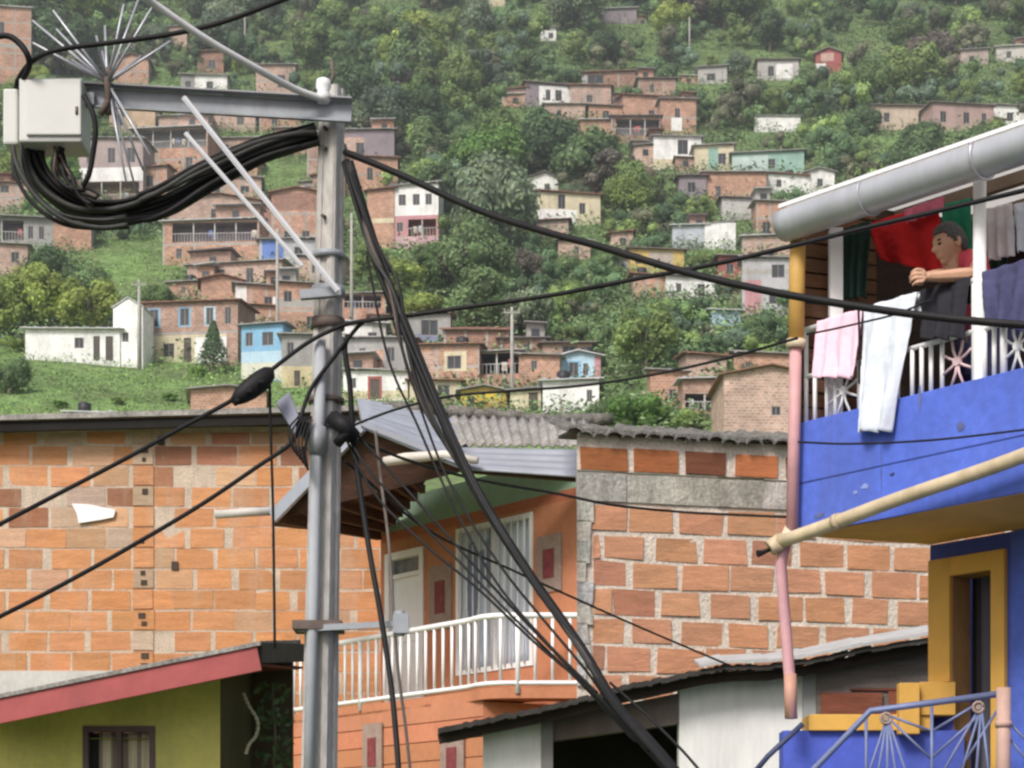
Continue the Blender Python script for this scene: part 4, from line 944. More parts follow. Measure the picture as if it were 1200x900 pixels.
# balcony path
path = [rpt(px, 803) for px in (343, 394, 450, 505, 545)]
zb_ = P(580, 803, 23.).z; ztp = P(580, 722, 23.).z
path = [V(p.x, p.y, 0) for p in path]
end = [P(563, 0, 23.12), P(582, 0, 22.98), P(606, 0, 22.95), P(650, 0, 22.95), P(700, 0, 22.95)]
path += [V(p.x, p.y, 0) for p in end]
pth = crom(path, 8)
acc = [0.]
for a, b in zip(pth, pth[1:]): acc.append(acc[-1]+(b-a).length)
def at_len(s):
    for i in range(len(acc)-1):
        if s <= acc[i+1]: return pth[i].lerp(pth[i+1], (s-acc[i])/(acc[i+1]-acc[i]))
    return pth[-1]
sb = MB(); inner = [p-NOUT*.62 for p in pth]
top = [V(p.x,p.y,zb_-.03) for p in pth]; bot = [V(p.x,p.y,zb_-.15) for p in pth]; ti = [V(p.x,p.y,zb_-.03) for p in inner]; bi = [V(p.x,p.y,zb_-.15) for p in inner]
for i in range(len(pth)-1):
    sb.face([top[i],top[i+1],bot[i+1],bot[i]], OR); sb.face([top[i],top[i+1],ti[i+1],ti[i]], (.4,.2,.12)); sb.face([bot[i],bot[i+1],bi[i+1],bi[i]], ORR)
sb.build('balcony_slab', m_or, oh)
rl = MB(); rl.tube([V(p.x,p.y,ztp) for p in pth], .035, 8); ro = rl.build('railing', m_white, oh)
r2 = MB(); r2.tube([V(p.x,p.y,zb_+.02) for p in pth], .028, 8); r2.build('bottom_rail', m_white, ro)
s = .02; k = 0; tot = acc[-1]
while s < tot:
    p = at_len(s); post = abs(p.x-P(606,0,22.75).x) < .09 or k in (0, 9)
    bb = MB(); bb.tube([V(p.x,p.y,zb_-(.10 if post else 0)), V(p.x,p.y,ztp)], .032 if post else .02, 6); bb.build('baluster', m_white, ro)
    s += .195 if p.x > -.42 else .17; k += 1
# white boarding behind the bars under the door
# door
dl = MB(); du0, du1, dz0, dz1 = dor; X = lambda u, z, w=0.: Ofac+UD*u+V(0,0,z)-NOUT*w
ax = (UD, NOUT, V(0,0,1))
def fbox(mb, u0, u1, z0, z1, w0, w1, col=(1,1,1), O_=None):
    mb.box((O_ or Ofac)+UD*((u0+u1)/2)+V(0,0,(z0+z1)/2)-NOUT*((w0+w1)/2), u1-u0, abs(w1-w0), z1-z0, col, ax)
zt_ = dz1-.33
fbox(dl, du0+.09, du1-.09, dz0, zt_, .06, .10); 
for a, b in ((.08,.42),(.5,.92)): fbox(dl, du0+.17, du1-.17, dz0+(zt_-dz0)*a, dz0+(zt_-dz0)*b, .045, .06)
do = dl.build('door', m_white, oh)
fr = MB(); fbox(fr, du0, du0+.09, dz0, dz1, -.02, .09); fbox(fr, du1-.09, du1, dz0, dz1, -.02, .09); fbox(fr, du0+.09, du1-.09, dz1-.09, dz1, -.02, .09); fbox(fr, du0+.09, du1-.09, zt_, zt_+.05, 0, .09)
fr.build('frame', m_white, do)
gl = MB(); fbox(gl, du0+.09, du1-.09, zt_+.05, dz1-.09, .07, .09); gl.build('transom', mat('frosted_transom', (.17,.18,.18), .4, .5, 8.), do)
# window with bars and pale curtain
wl = MB(); u0, u1, z0, z1 = win
for a in ((u0,u0+.06,z0,z1),(u1-.06,u1,z0,z1),(u0+.06,u1-.06,z0,z0+.06),(u0+.06,u1-.06,z1-.06,z1),((u0+u1)/2-.03,(u0+u1)/2+.03,z0+.06,z1-.06)): fbox(wl, *a, -.015, .07)
wo = wl.build('window', m_white, oh)
gp = MB(); fbox(gp, u0+.06, u1-.06, z0+.06, z1-.06, .075, .085); gp.build('pane', m_glass, wo)
m_curt = mat('curtain_cloth', rough=.9, var=.1, scale=3., attr=True)
def cstr(s, t):
    k = .5+.5*math.sin(s*46)+.5*mnoise.noise(V(s*9, 0, 1)); return (.46+.22*k, .52+.2*k, .62+.17*k) if mnoise.noise(V(s*4, t*1.5, 8)) > -.25 else (.22,.26,.36)
cloth('curtain', None, None, X(u1-.07,z1-.07,.045), X(u0+.07,z1-.07,.045), X(u0+.07,z0+.07,.045), X(u1-.07,z0+.07,.045), m_curt, fold=.012, nf=9, nu=60, nv=14, parent=wo, stripes=cstr)
for k in range(1, 12):
    bb = MB(); u = u0+(u1-u0)*k/12; bb.tube([X(u,z0+.03,-.035), X(u,z1-.03,-.035)], .011, 6); bb.build('security_bar', m_white, wo)
# relief tile panels
m_panel = mat('tile_panel', (.33,.24,.20), .8, .2, 9., .3, fine=.2); m_panelred = mat('tile_red', (.22,.05,.055), .7, .3, 14., fine=.25)
def panel(x0, x1, y0, y1, fn, off=.02):
    a, b, c, d = fn(x0, y0), fn(x1, y0), fn(x1, y1), fn(x0, y1)
    zt1, zb1 = (a.z+b.z)/2, (c.z+d.z)/2
    pts = [V(a.x,a.y,zt1), V(b.x,b.y,zt1), V(b.x,b.y,zb1), V(a.x,a.y,zb1)]
    mb = MB(); mb.prism([p+NOUT*off for p in pts], -NOUT*.02); po = mb.build('tile_panel', m_panel, oh)
    ce_ = sum(pts, V(0,0,0))/4
    mb = MB(); q = [ce_+V((p.x-ce_.x)*.42,(p.y-ce_.y)*.42,(p.z-ce_.z)*.50)+NOUT*(off+.012) for p in pts]; mb.prism(q, -NOUT*.012); mb.build('red_motif', m_panelred, po)
panel(504, 530, 662, 738, fpt); panel(630, 659, 627, 694, fpt); panel(428, 450, 848, 915, rpt, .04); panel(519, 546, 858, 930, rpt, .04)
# roof
m_strip = mat('zinc_fascia', (.26,.27,.31), .55, .1, 3., .05, metal=.2, dirt=.3, dirtcol=(.25,.22,.2))
rb = MB(); corr(rb, P(540,523,23.15), P(679,525,22.75), P(679,557,22.25), P(552,548,22.5), 4, .018, across=False, nv=6); 
rfo = rb.build('roof', m_strip, oh); rfo.modifiers.new('t', 'SOLIDIFY').thickness = .02
rb = MB(); corr(rb, P(515,486,24.9), P(690,492,24.4), P(690,522,22.85), P(530,520,23.2), 15, .018, jit=.012); o_ = rb.build('fibre_sheets', m_fibre, rfo); o_.modifiers.new('t', 'SOLIDIFY').thickness = .02
rb = MB(); corr(rb, P(418,468,25.2), P(552,486,25.1), P(552,549,22.45), P(425,497,22.75), 7, .034, across=False, nv=8); o_ = rb.build('zinc_sheets', m_zinc, rfo); o_.modifiers.new('t', 'SOLIDIFY').thickness = .02
mb = MB(); px = 448
while px < 700:
    t = (px-448)/250; c = P(px, 476+15*min(1,t*1.3)+random.uniform(-2,2), 25.0-.5*t); q = P(px+20, 476+15*min(1,(t+.08)*1.3), 25.-.5*t)
    d = (q-c).normalized(); r_ = random.uniform(.06,.085)
    mb.tube([c, c+d*.22], [r_, r_*.85], 8); px += 14+random.uniform(-2,4)
mb.build('ridge_tiles', m_moss, rfo)
m_soff = mat('soffit_boards', (.07,.034,.023), .9, .4, 2.5, .3, stretch=(1,1,4), fine=.3)
sf = MB(); F_, E_, = P(425,500,22.8), P(548,551,22.55)
sf.prism([F_, E_, P(500,562,24.9), P(464,612,25.9), P(440,628,26.3), P(322,617,24.3), P(322,608,23.6)], (0,.03,.04)); sof = sf.build('soffit', m_soff, oh)
for k in range(7):
    t = (k+.5)/7; a = F_.lerp(P(322,612,23.7), t)+V(0,0,-.04); b = P(500,566,24.9).lerp(P(440,630,26.2), t)+V(0,0,-.03)
    bm_ = MB(); bm_.beam(a, b, .07, .10); bm_.build('rafter', mat('rafter_wood', (.13,.065,.04), .9, .3, 3., .3), sof)
fb = MB(); fb.beam(P(424,499,22.72), P(320,606,23.55), .05, .15); fb.build('rake_board', m_zinc, oh)
fb = MB(); fb.beam(P(424,496,22.7), P(550,546,22.42), .04, .06); fb.build('edge_trim', m_strip, oh)
fb = MB(); fb.tube([P(450,541,22.6), P(475,537,22.55), P(520,533,22.5), P(560,540,22.4)], [.05,.06,.05,.04], 10); fb.build('gutter', mat('gutter_cream', (.62,.56,.5), .6, .15, 3.), oh)
mb = MB(); mb.beam(P(552,551,22.6), P(678,561,22.4), .06, .07); mb.build('eave_beam', m_wood, oh)

# ---- yellow green house, lower left
gh_ = thing('green_house', 'olive yellow house with a long red rake board at the bottom left corner', 'house', P(258, 1000, 18.)*1.0)
OL = (.58,.515,.165); Yg = 18.
a, b = P(-60, 0, Yg).x, P(258, 0, Yg).x
zt2 = P(258, 770, Yg).z; zl = P(-60, 865, Yg).z
mb = MB(); wx0, wx1, wz1 = P(97,0,Yg).x, P(182,0,Yg).x, P(140,851,Yg).z
za = P(-60, 840, Yg).z
facade(mb, V(a,Yg,0), V(1,0,0), V(0,1,0), b-a, zl, OL, [], [(wx0-a, wx1-a, 1.5, wz1, .14, None)] if wz1 < zl else [(wx0-a, wx1-a, 1.5, zl, .14, None)], z0=0)
# above the window: sloping head of the wall up to the rake
tl_, tr_ = V(a,Yg,zl), V(b,Yg,zl)
if wz1 > zl:
    mb.face([V(a,Yg,zl), V(wx0,Yg,zl), V(wx0,Yg,za+(zt2-za)*(wx0-a)/(b-a)), V(a,Yg,za)], OL)
    mb.face([V(wx0,Yg,wz1), V(wx1,Yg,wz1), V(wx1,Yg,za+(zt2-za)*(wx1-a)/(b-a)), V(wx0,Yg,za+(zt2-za)*(wx0-a)/(b-a))], OL)
    mb.face([V(wx1,Yg,zl), V(b,Yg,zl), V(b,Yg,zt2), V(wx1,Yg,za+(zt2-za)*(wx1-a)/(b-a))], OL)
else: mb.face([V(a,Yg,zl), V(b,Yg,zl), V(b,Yg,zt2), V(a,Yg,za)], OL)
mb.face([V(b,Yg,0), V(b,Yg+2.2,0), V(b,Yg+2.2,zt2+.2), V(b,Yg,zt2)], (.06,.055,.025))  # olive side wall darkened in colour for the shade under the overhang
mb.prism([V(b,Yg+2.2,0), V(b+.40,Yg+2.2,0), V(b+.40,Yg+2.2,zt2+.25), V(b,Yg+2.2,zt2+.25)], (0,.1,0), (.085,.06,.042))  # back of the passage, its shade put into the dark brown
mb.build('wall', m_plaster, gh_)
m_rake = mat('red_paint_board', (.36,.085,.085), .65, .18, 3., .1, dirt=.35, dirtcol=(.16,.06,.06))
fb = MB(); r0, r1 = P(-40,842,17.2), P(304,772,17.2); fb.beam(r0+V(0,0,0), r1, .06, .20); fb.build('rake_board', m_rake, gh_)
rb = MB(); rb.prism([P(-40,826,17.15), P(305,756,17.15), P(352,754,19.6), P(352,754,19.6)+V(-.2,2,.2), P(-40,826,17.15)+V(0,4,.4)], (0,0,.035)); rb.build('roof', m_fibre, gh_)
fb = MB(); fb.beam(P(304,765,17.25), P(356,765,19.6), .05, .17); fb.build('eave_board', mat('dark_eave', (.07,.065,.06), .9, .3, 3.), gh_)
sb = MB(); sb.prism([P(-40,850,17.3), P(303,780,17.3), P(345,785,19.4), P(345,785,19.4)+V(0,.8,.1), V(b,Yg+2.2,zt2+.1), V(b,Yg+.02,zt2-.02), V(a,Yg-.02,za-.02)], (0,0,.02)); sb.build('soffit', mat('red_soffit', (.16,.045,.035), .9, .3, 3.), gh_)
m_wf = mat('purple_frame', (.13,.085,.10), .6, .2, 4.)
zw1 = wz1; wb = MB()
for u0, u1, z0, z1 in ((wx0,wx0+.05,1.5,zw1),(wx1-.05,wx1,1.5,zw1),(wx0+.05,wx1-.05,zw1-.05,zw1),((wx0+wx1)/2-.02,(wx0+wx1)/2+.02,1.5,zw1-.05)): wb.box(V((u0+u1)/2,Yg+.04,(z0+z1)/2), u1-u0, .1, z1-z0)
wo2 = wb.build('window', m_wf, gh_)
cloth('curtain', None, None, V(wx0+.05,Yg+.1,zw1-.05), V(wx1-.05,Yg+.1,zw1-.05), V(wx1-.05,Yg+.1,1.5), V(wx0+.05,Yg+.1,1.5), m_curt, fold=.02, nf=6, nu=50, nv=8, parent=wo2, stripes=lambda s, t: (.03,.03,.03) if s < .14 else ((.62,.54,.42) if math.sin(s*30) > -.3 else (.30,.24,.22)))
# hanging plants beside it, rope
rope = crom([P(285,812,18.2), P(291,826,18.2), P(302,845,18.2), P(300,862,18.2), P(292,872,18.2), P(288,884,18.2)], 6)
mb = MB()
for i in range(0, len(rope)-1): mb.tube([rope[i], rope[i].lerp(rope[i+1], .8)], [.020 if i % 2 else .012, .013 if i % 2 else .02], 6)
tag(mb.build('hanging_rope', mat('rope', (.5,.47,.36), .9, .2, 20.)), 'pale knotted rope hanging in the dark gap beside the olive house', 'rope')
mb = MB(); rnd = random.Random(3)
for k in range(110):
    c = P(rnd.uniform(300,342), rnd.uniform(800,910), 19.3+rnd.uniform(-.3,.3)); leaf(mb, c, V(rnd.gauss(0,.5),-1,rnd.gauss(0,.6)).normalized(), rnd.uniform(.05,.12), (rnd.uniform(.5,1.2),)*3, rnd)
pt = thing('hanging_plant', 'shaded leafy plant in the dark gap under the red roof end', 'plant', P(320, 900, 19.3)); mb.build('foliage', LM['dark'], pt, recalc=False)
mb = MB(); mb.tube([P(320,930,19.3), P(322,860,19.3), P(318,800,19.3)], .015, 6); mb.build('stem', m_bark, pt)

# ---- grey shed with the ragged dark roof
sd_ = thing('shed', 'low whitewashed shed with a ragged dark roof and black doorway', 'shed', P(680, 1000, 15.5))
Ys = 15.5
edge = [(513,853),(560,843),(600,835),(640,827),(690,815),(740,801),(780,793),(820,784),(850,779),(900,778),(945,772),(1010,759),(1100,744)]
fw = [P(x, y, 15.2) for x, y in edge]
mb = MB()
for i in range(len(fw)-1):
    a, b = fw[i], fw[i+1]; n = 8
    for k in range(n):
        p, q = a.lerp(b, k/n), a.lerp(b, (k+1)/n); jz = random.uniform(-.008,.008)
        mb.mesh([p+V(0,0,jz), q+V(0,0,jz), q+V(0,2.2,.10), p+V(0,2.2,.10), p+V(0,0,jz-.04), q+V(0,0,jz-.04), q+V(0,2.2,.05), p+V(0,2.2,.05)], [(0,1,2,3),(4,5,1,0),(4,5,6,7)], vcol((1,1,1), .1))
mb.build('roof', mat('dark_sheet', (.055,.05,.046), .95, .4, 4., .4, dirt=.6, dirtcol=(.02,.02,.02)), sd_)
mb = MB()
for i in range(len(fw)-1):
    a, b = fw[i], fw[i+1]
    if i > 6: mb.prism([a+V(0,-.03,.008), b+V(0,-.03,.008), b+V(0,-.03,.036), a+V(0,-.03,.026)], (0,.5,.1))
mb.build('flashing', mat('white_flashing', (.46,.45,.44), .7, .15, 4., dirt=.3), sd_)
mb = MB()
for i in range(len(fw)-1): mb.beam(fw[i]+V(0,.14,-.075), fw[i+1]+V(0,.14,-.075), .05, .07)
mb.build('rafters', mat('shed_timber', (.045,.032,.026), .9, .3, 3., .3), sd_)
pz = lambda px, py, Y=Ys: P(px, py, Y)
WHT = (.82,.81,.79); DW = (.36,.35,.34)
mb = MB()
def wallseg(x0, x1, yt0, yt1, col, Y=Ys, th=.2): mb.prism([P(x0,1180,Y), P(x1,1180,Y), P(x1,yt1,Y), P(x0,yt0,Y)], (0,th,0), col)
wallseg(566, 634, 858, 842, (.66,.65,.63)); wallseg(634, 648, 846, 842, (.20,.19,.185), Ys-.03); wallseg(796, 940, 806, 790, WHT); wallseg(941, 957, 790, 786, (.33,.33,.33), Ys-.04)
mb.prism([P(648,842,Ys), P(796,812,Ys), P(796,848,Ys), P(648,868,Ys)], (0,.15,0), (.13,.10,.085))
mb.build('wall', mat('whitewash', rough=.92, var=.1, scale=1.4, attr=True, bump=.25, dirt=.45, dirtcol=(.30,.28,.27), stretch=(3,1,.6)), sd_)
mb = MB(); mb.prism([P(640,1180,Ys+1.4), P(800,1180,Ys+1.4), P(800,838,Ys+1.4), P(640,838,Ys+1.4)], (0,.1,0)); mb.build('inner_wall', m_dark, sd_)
mb = MB(); O = P(957, 846, Ys-.1); 
brick_wall(mb, V(O.x, Ys-.1, O.z), V(1,0,0), V(0,-1,0), P(1100,0,Ys).x-O.x, P(0,806,Ys).z-O.z, .5, .245, lambda u, v: vcol((.24,.075,.045), .15), gap=.012, u_start=0)
mb.prism([P(957,850,Ys-.08), P(1100,850,Ys-.08), P(1100,752,Ys-.08), P(957,776,Ys-.08)], (0,.1,0), (.17,.145,.13))
mb.build('brick_infill', m_block, sd_)
# ------------------------------------------------------------------ blue house
Qb = P(935, 500, 12.0); Qw = P(1090, 640, 12.3)
bp = lambda px, py: PP(px, py, Qb); wp = lambda px, py: PP(px, py, Qw)
bh = thing('blue_house', 'bright blue house with laundry balcony and yellow trim on the right side', 'house', (Qw.x, Qw.y, 0))
BL = (.095,.16,.62); BL_SHADED = (.07,.10,.47)  # second blue is the same paint darkened for the balcony's shadow
m_blue = mat('blue_paint', rough=.7, var=.13, scale=2.2, attr=True, bump=.25, dirt=.6, dirtcol=(.085,.10,.24), fine=.08, dirtlo=.44)
m_yel = mat('ochre_paint', (.68,.385,.085), .65, .14, 2.5, .1, dirt=.25, dirtcol=(.24,.13,.04))
m_yeld = mat('ochre_soffit', (.68,.36,.085), .8, .16, 2., dirt=.3, dirtcol=(.2,.1,.03))
zs = bp(935, 627).z; ztop = bp(935, 496).z; zrail = bp(1077, 344).z; zmid = bp(1060, 407).z
UL = -UD                                    # towards the viewer's right
LB_ = 3.4                                   # balcony length built (1.6 m of it in view)
Bq = V(Qb.x, Qb.y, 0); Wq = V(Qw.x, Qw.y, 0); side = Wq-Bq
NIN = -NOUT
# balcony parapet
mb = MB(); mb.prism([Bq+V(0,0,zs), Bq+UL*LB_+V(0,0,zs), Bq+UL*LB_+V(0,0,ztop), Bq+V(0,0,ztop)], NIN*.12, BL)
mb.prism([Bq+NIN*.0+side*.001+V(0,0,zs+.002), Bq+side*.97+V(0,0,zs+.002), Bq+side*.97+V(0,0,ztop-.4), Bq+V(0,0,ztop-.002)], UL*.1, BL)
for z_, off in ((zs+.295, .004),): mb.prism([Bq+V(0,0,z_)-NIN*off, Bq+UL*LB_+V(0,0,z_)-NIN*off, Bq+UL*LB_+V(0,0,z_+.012)-NIN*off, Bq+V(0,0,z_+.012)-NIN*off], NIN*.01, (.04,.07,.3))
mb.build('parapet', m_blue, bh, bevel=.006)
def scuff(cx, cy, w, h, m, sd):
    r_ = random.Random(sd); c = bp(cx, cy)+NOUT*.003; mb = MB()
    mb.face([c+UL*(math.cos(a/14*6.283)*w*r_.uniform(.5,1.2))+V(0,0,math.sin(a/14*6.283)*h*r_.uniform(.5,1.2)) for a in range(14)]); mb.build('paint_scuff', m, bh)
m_sc = mat('scuff_dark', (.05,.06,.14), .9, .4, 20.); m_sc2 = mat('scuff_pale', (.25,.32,.62), .9, .3, 14.); m_sc3 = mat('scuff_grey', (.12,.14,.30), .9, .4, 9.)
scuff(1046,556,.022,.012,m_sc,1); scuff(1014,570,.03,.02,m_sc2,2); scuff(1003,577,.02,.015,m_sc2,3); scuff(1033,548,.004,.13,m_sc3,4); scuff(1078,470,.012,.10,m_sc3,5); scuff(1126,500,.03,.03,m_sc3,6); scuff(960,604,.05,.02,m_sc3,7); scuff(1165,545,.02,.05,m_sc3,8)
mb = MB(); mb.prism([Bq+NIN*.01+V(0,0,zs-.004), Bq+UL*LB_+NIN*.01+V(0,0,zs-.004), Wq+UL*LB_+V(0,0,zs-.004), Wq+V(0,0,zs-.004)], (0,0,.02)); mb.build('soffit', m_yeld, bh)
mb = MB(); mb.prism([Bq+NIN*.12+UL*.1+V(0,0,zs+.05), Bq+UL*LB_+NIN*.12+V(0,0,zs+.05), Wq+UL*LB_+V(0,0,zs+.05), Wq+V(0,0,zs+.05)], (0,0,.1)); mb.build('balcony_floor', m_conc, bh)
floor_z = zs+.15
# ground floor wall with the ochre framed opening
uw = lambda px, py=700: (V(wp(px,py).x, wp(px,py).y, 0)-Wq).dot(UL)
zw = lambda px, py: wp(px, py).z
ou0, ou1, ozt = uw(1117), uw(1165), zw(1140, 672)
mb = MB(); facade(mb, Wq, UL, NIN, 3.6, zs-.01, BL_SHADED, [(uw(1184), 3.6, 0, 9, BL)], [(ou0, ou1, 1.2, ozt, .16, None, (.40,.22,.05))], z0=0)
mb.face([Wq, Wq+NIN*3, Wq+NIN*3+V(0,0,zs-.02), Wq+V(0,0,zs-.02)], BL_SHADED)
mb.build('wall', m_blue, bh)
axw = (UL, NIN, V(0,0,1))
def wbox(mb, u0, u1, z0, z1, w0, w1, col=(1,1,1)): mb.box(Wq+UL*((u0+u1)/2)+V(0,0,(z0+z1)/2)+NIN*((w0+w1)/2), u1-u0, w1-w0, z1-z0, col, axw)
mb = MB(); fz = zw(1140, 650)
wbox(mb, .012, ou0, zw(1105,800), fz, -.035, .0); wbox(mb, ou1, uw(1181), 1.0, fz, -.035, 0); wbox(mb, ou0, ou1, ozt, fz, -.035, 0)
wo = mb.build('door_frame', m_yel, bh, bevel=.004)
cloth('curtain', None, None, Wq+UL*(ou0+.04)+NIN*.17+V(0,0,ozt), Wq+UL*ou1+NIN*.17+V(0,0,ozt), Wq+UL*ou1+NIN*.17+V(0,0,1.3), Wq+UL*(ou0+.04)+NIN*.17+V(0,0,1.3), m_curt, fold=.008, nf=5, nu=40, nv=10, parent=bh, stripes=lambda s, t: (.035,.028,.035) if s < .12 else (.10,.10,.13) if s < .38 else (.16,.13,.10) if s < .5 else (.17,.075,.03) if s < .72 else (.02,.015,.018))
mb = MB(); wbox(mb, ou0-.02, ou1+.02, 1.2, ozt+.05, .2, .3); mb.build('inner_wall', m_dark, bh)
# terrace wall with yellow cap and steps
Yt = 12.15
mb = MB(); mb.prism([P(918,1250,Yt), P(1130,1250,Yt), P(1130,856,Yt), P(918,856,Yt)], (0,.2,0), (.075,.115,.52)); mb.build('terrace_wall', m_blue, bh)
mb = MB(); mb.prism([P(948,856,Yt-.04), P(1092,856,Yt-.04), P(1092,837,Yt-.04), P(948,837,Yt-.04)], (0,.3,0)); mb.build('terrace_cap', m_yel, bh, bevel=.005)
mb = MB(); mb.prism([P(1054,860,Yt-.12), P(1078,860,Yt-.12), P(1078,800,Yt-.12), P(1054,800,Yt-.12)], (0,.09,0)); mb.prism([P(1078,838,Yt-.06), P(1120,838,Yt-.06), P(1120,799,Yt-.06), P(1078,799,Yt-.06)], (0,.2,0)); mb.build('step_block', m_yel, bh, bevel=.005)
# upper room: party wall of brown brick, pale back wall, roof
mb = MB()
pd = (side).normalized(); pn = V(pd.y, -pd.x, 0)
zroof = bp(935, 290).z
k = 0
zz = floor_z
while zz < zroof+.3:
    mb.prism([Bq+side*.06+pn*-.02+V(0,0,zz), Bq+side*.60+pn*-.02+V(0,0,zz), Bq+side*.60+pn*-.02+V(0,0,zz+.075), Bq+side*.06+pn*-.02+V(0,0,zz+.075)], -pn*.10, vcol((.17,.085,.045), .12)); zz += .088
mb.prism([Bq+side*.05-pn*.035+V(0,0,floor_z), Bq+side*1.6-pn*.035+V(0,0,floor_z), Bq+side*1.6-pn*.035+V(0,0,zroof+.3), Bq+side*.05-pn*.035+V(0,0,zroof+.3)], -pn*.08, (.05,.034,.026))  # dark panel, the unlit interior's shade put into its colour
mb.build('party_wall', m_block, bh)
mb = MB(); Wb = Wq+NIN*.35
facade(mb, Wb, UL, NIN, 3.4, zroof-.02, (.70,.65,.62), [], [(.05, 1.0, floor_z, floor_z+1.75, .5, (.03,.025,.022), (.2,.13,.1))], z0=floor_z)  # opening's back coloured near-black for the unlit room
mb.build('back_wall', m_plaster, bh)
# roof: zinc gutter tube, sheet, purlins, pale underside
gA = P(915, 265, 11.75); gdir = V(.6207,-.7841,0).normalized()
def gut(px, py, dd=0.): return PP(px, py, V(Qb.x,Qb.y,0)-NIN*(.16))
g0, g1 = gut(919, 263), gut(1236, 157)
gd = (g1-g0).normalized(); gx = NIN; gz = gd.cross(gx); gz = gz if gz.z > 0 else -gz
m_gut = mat('gutter_zinc', (.47,.48,.51), .42, .14, 2.5, .03, metal=.25, dirt=.45, dirtcol=(.24,.23,.23))
GR_ = .101; mb = MB(); vs = []; nst = 26; nseg = 14
for i in range(nst+1):
    c = g0.lerp(g1, i/nst)
    for r_ in (GR_, GR_-.008):
        for k in range(nseg+1):
            a = math.pi*(1.0+ k/nseg*1.0)+.15*math.sin(0); t = math.radians(150)+math.radians(240)*k/nseg
            vs.append(c+gx*math.cos(t)*r_+gz*math.sin(t)*r_)
n2 = 2*(nseg+1); fs = []
for i in range(nst):
    for k in range(nseg):
        fs.append((i*n2+k, i*n2+k+1, (i+1)*n2+k+1, (i+1)*n2+k)); o2 = nseg+1
        fs.append((i*n2+o2+k, (i+1)*n2+o2+k, (i+1)*n2+o2+k+1, i*n2+o2+k+1))
for e in (0, nst):
    for k in range(nseg): fs.append((e*n2+k, e*n2+nseg+1+k, e*n2+nseg+2+k, e*n2+k+1))
mb.mesh(vs, fs, (1,1,1), 0, True)
c = g0+gd*.004; cap = [c+gx*math.cos(math.radians(150)+math.radians(240)*k/nseg)*(GR_-.004)+gz*math.sin(math.radians(150)+math.radians(240)*k/nseg)*(GR_-.004) for k in range(nseg+1)]
mb.face(cap)
go = mb.build('gutter', m_gut, bh, recalc=False)
for px, py in ((1152, 184), (1020, 229)):
    pc = gut(px, py); t_ = (V(pc.x,pc.y,0)-V(g0.x,g0.y,0)).length/(V(g1.x,g1.y,0)-V(g0.x,g0.y,0)).length; pc = g0.lerp(g1, t_)
    mb = MB(); mb.tube([pc+gx*math.cos(math.radians(148+248*k/16))*(GR_+.006)+gz*math.sin(math.radians(148+248*k/16))*(GR_+.006) for k in range(17)], .011 if px > 1100 else .007, 6); mb.build('gutter_strap', mat('strap_zinc', (.5,.5,.52), .35, .1, 3., metal=.5) if px > 1100 else m_gut, go)
up = V(0,0,1); rise = .16; rlen = 1.9
ra, rb_ = g0+gz*.095-NIN*.03-gd*.01, g1+gz*.095-NIN*.03
slope = NIN*rlen+V(0,0,rise*rlen)
mb = MB(); corr(mb, ra, rb_, rb_+slope, ra+slope, 30, .006, across=True, nv=5)
o_ = mb.build('roof', mat('white_roof_sheet', (.80,.77,.73), .7, .10, 2., .1, dirt=.3, dirtcol=(.45,.40,.35), transl=.5), bh)
mb = MB(); mb.beam(ra+up*.004-NIN*.004, rb_+up*.004-NIN*.004, .01, .022); mb.build('roof_edge', m_white, bh)
for k, (f, w) in enumerate(((.12,.05),(.45,.06),(.8,.06))):
    mb = MB(); mb.beam(ra+slope*f-up*.055, rb_+slope*f-up*.055, .05, .07); mb.build('purlin', m_woodlight, bh)
# posts
mb = MB(); p = bp(1141, 400); q = V(p.x,p.y,0)+NIN*.05; mb.tube([q+V(0,0,floor_z), q+V(0,0,ztop), q+V(0,0,zroof+.2)], .036, 12); mb.build('post', m_white, bh)
mb = MB(); p = bp(957, 400); q = V(p.x,p.y,0)+NIN*.16; mb.box(q+V(0,0,(ztop+zroof)/2-.05), .075, .075, zroof-ztop+.3); mb.build('post', m_white, bh)
# railing
rl = MB(); e0, e1 = Bq+UL*.02+NIN*.05, Bq+UL*LB_+NIN*.05
rl.tube([e0+V(0,0,zrail), e1+V(0,0,zrail)], .02, 8); ro = rl.build('railing', m_white, bh)
mb = MB(); mb.tube([e0+V(0,0,zmid), e1+V(0,0,zmid)], .015, 8); mb.build('mid_rail', m_white, ro)
ub = lambda px: (V(bp(px,450).x, bp(px,450).y, 0)-Bq).dot(UL)
orn = [(965, 999), (1099, 1131), (1171, 1200)]
s_ = .03
bars = [938, 948, 962, 972, 1000, 1022, 1045, 1062, 1073, 1084, 1097, 1134, 1147, 1158, 1169, 1201, 1214, 1226]
for px in bars:
    u = ub(px); mb = MB(); tall = px in (938, 1045, 1134)
    mb.tube([Bq+UL*u+NIN*.05+V(0,0,ztop-.01), Bq+UL*u+NIN*.05+V(0,0,zrail if tall else zmid)], .013 if px != 1169 else .02, 6); mb.build('baluster', m_white, ro)
for a, b in orn:                                 # starburst ornaments between the bars
    u0, u1 = ub(a), ub(b); zc = (ztop+zmid)/2; c = Bq+UL*((u0+u1)/2)+NIN*.05+V(0,0,zc); mb = MB()
    for k in range(8):
        t = k/8*6.283+.39; e = c+UL*math.cos(t)*(u1-u0)*.56+V(0,0,math.sin(t)*(zmid-ztop)*.5)
        mb.tube([c, c.lerp(e,.5)+UL*.012*math.sin(t*2), e], .008, 5)
    mb.tube([c+NOUT*.012, c-NOUT*.012], .026, 8)
    mb.build('star_ornament', m_white if a != 1099 else mat('pink_white', (.7,.5,.52), .5, .1, 3.), ro)
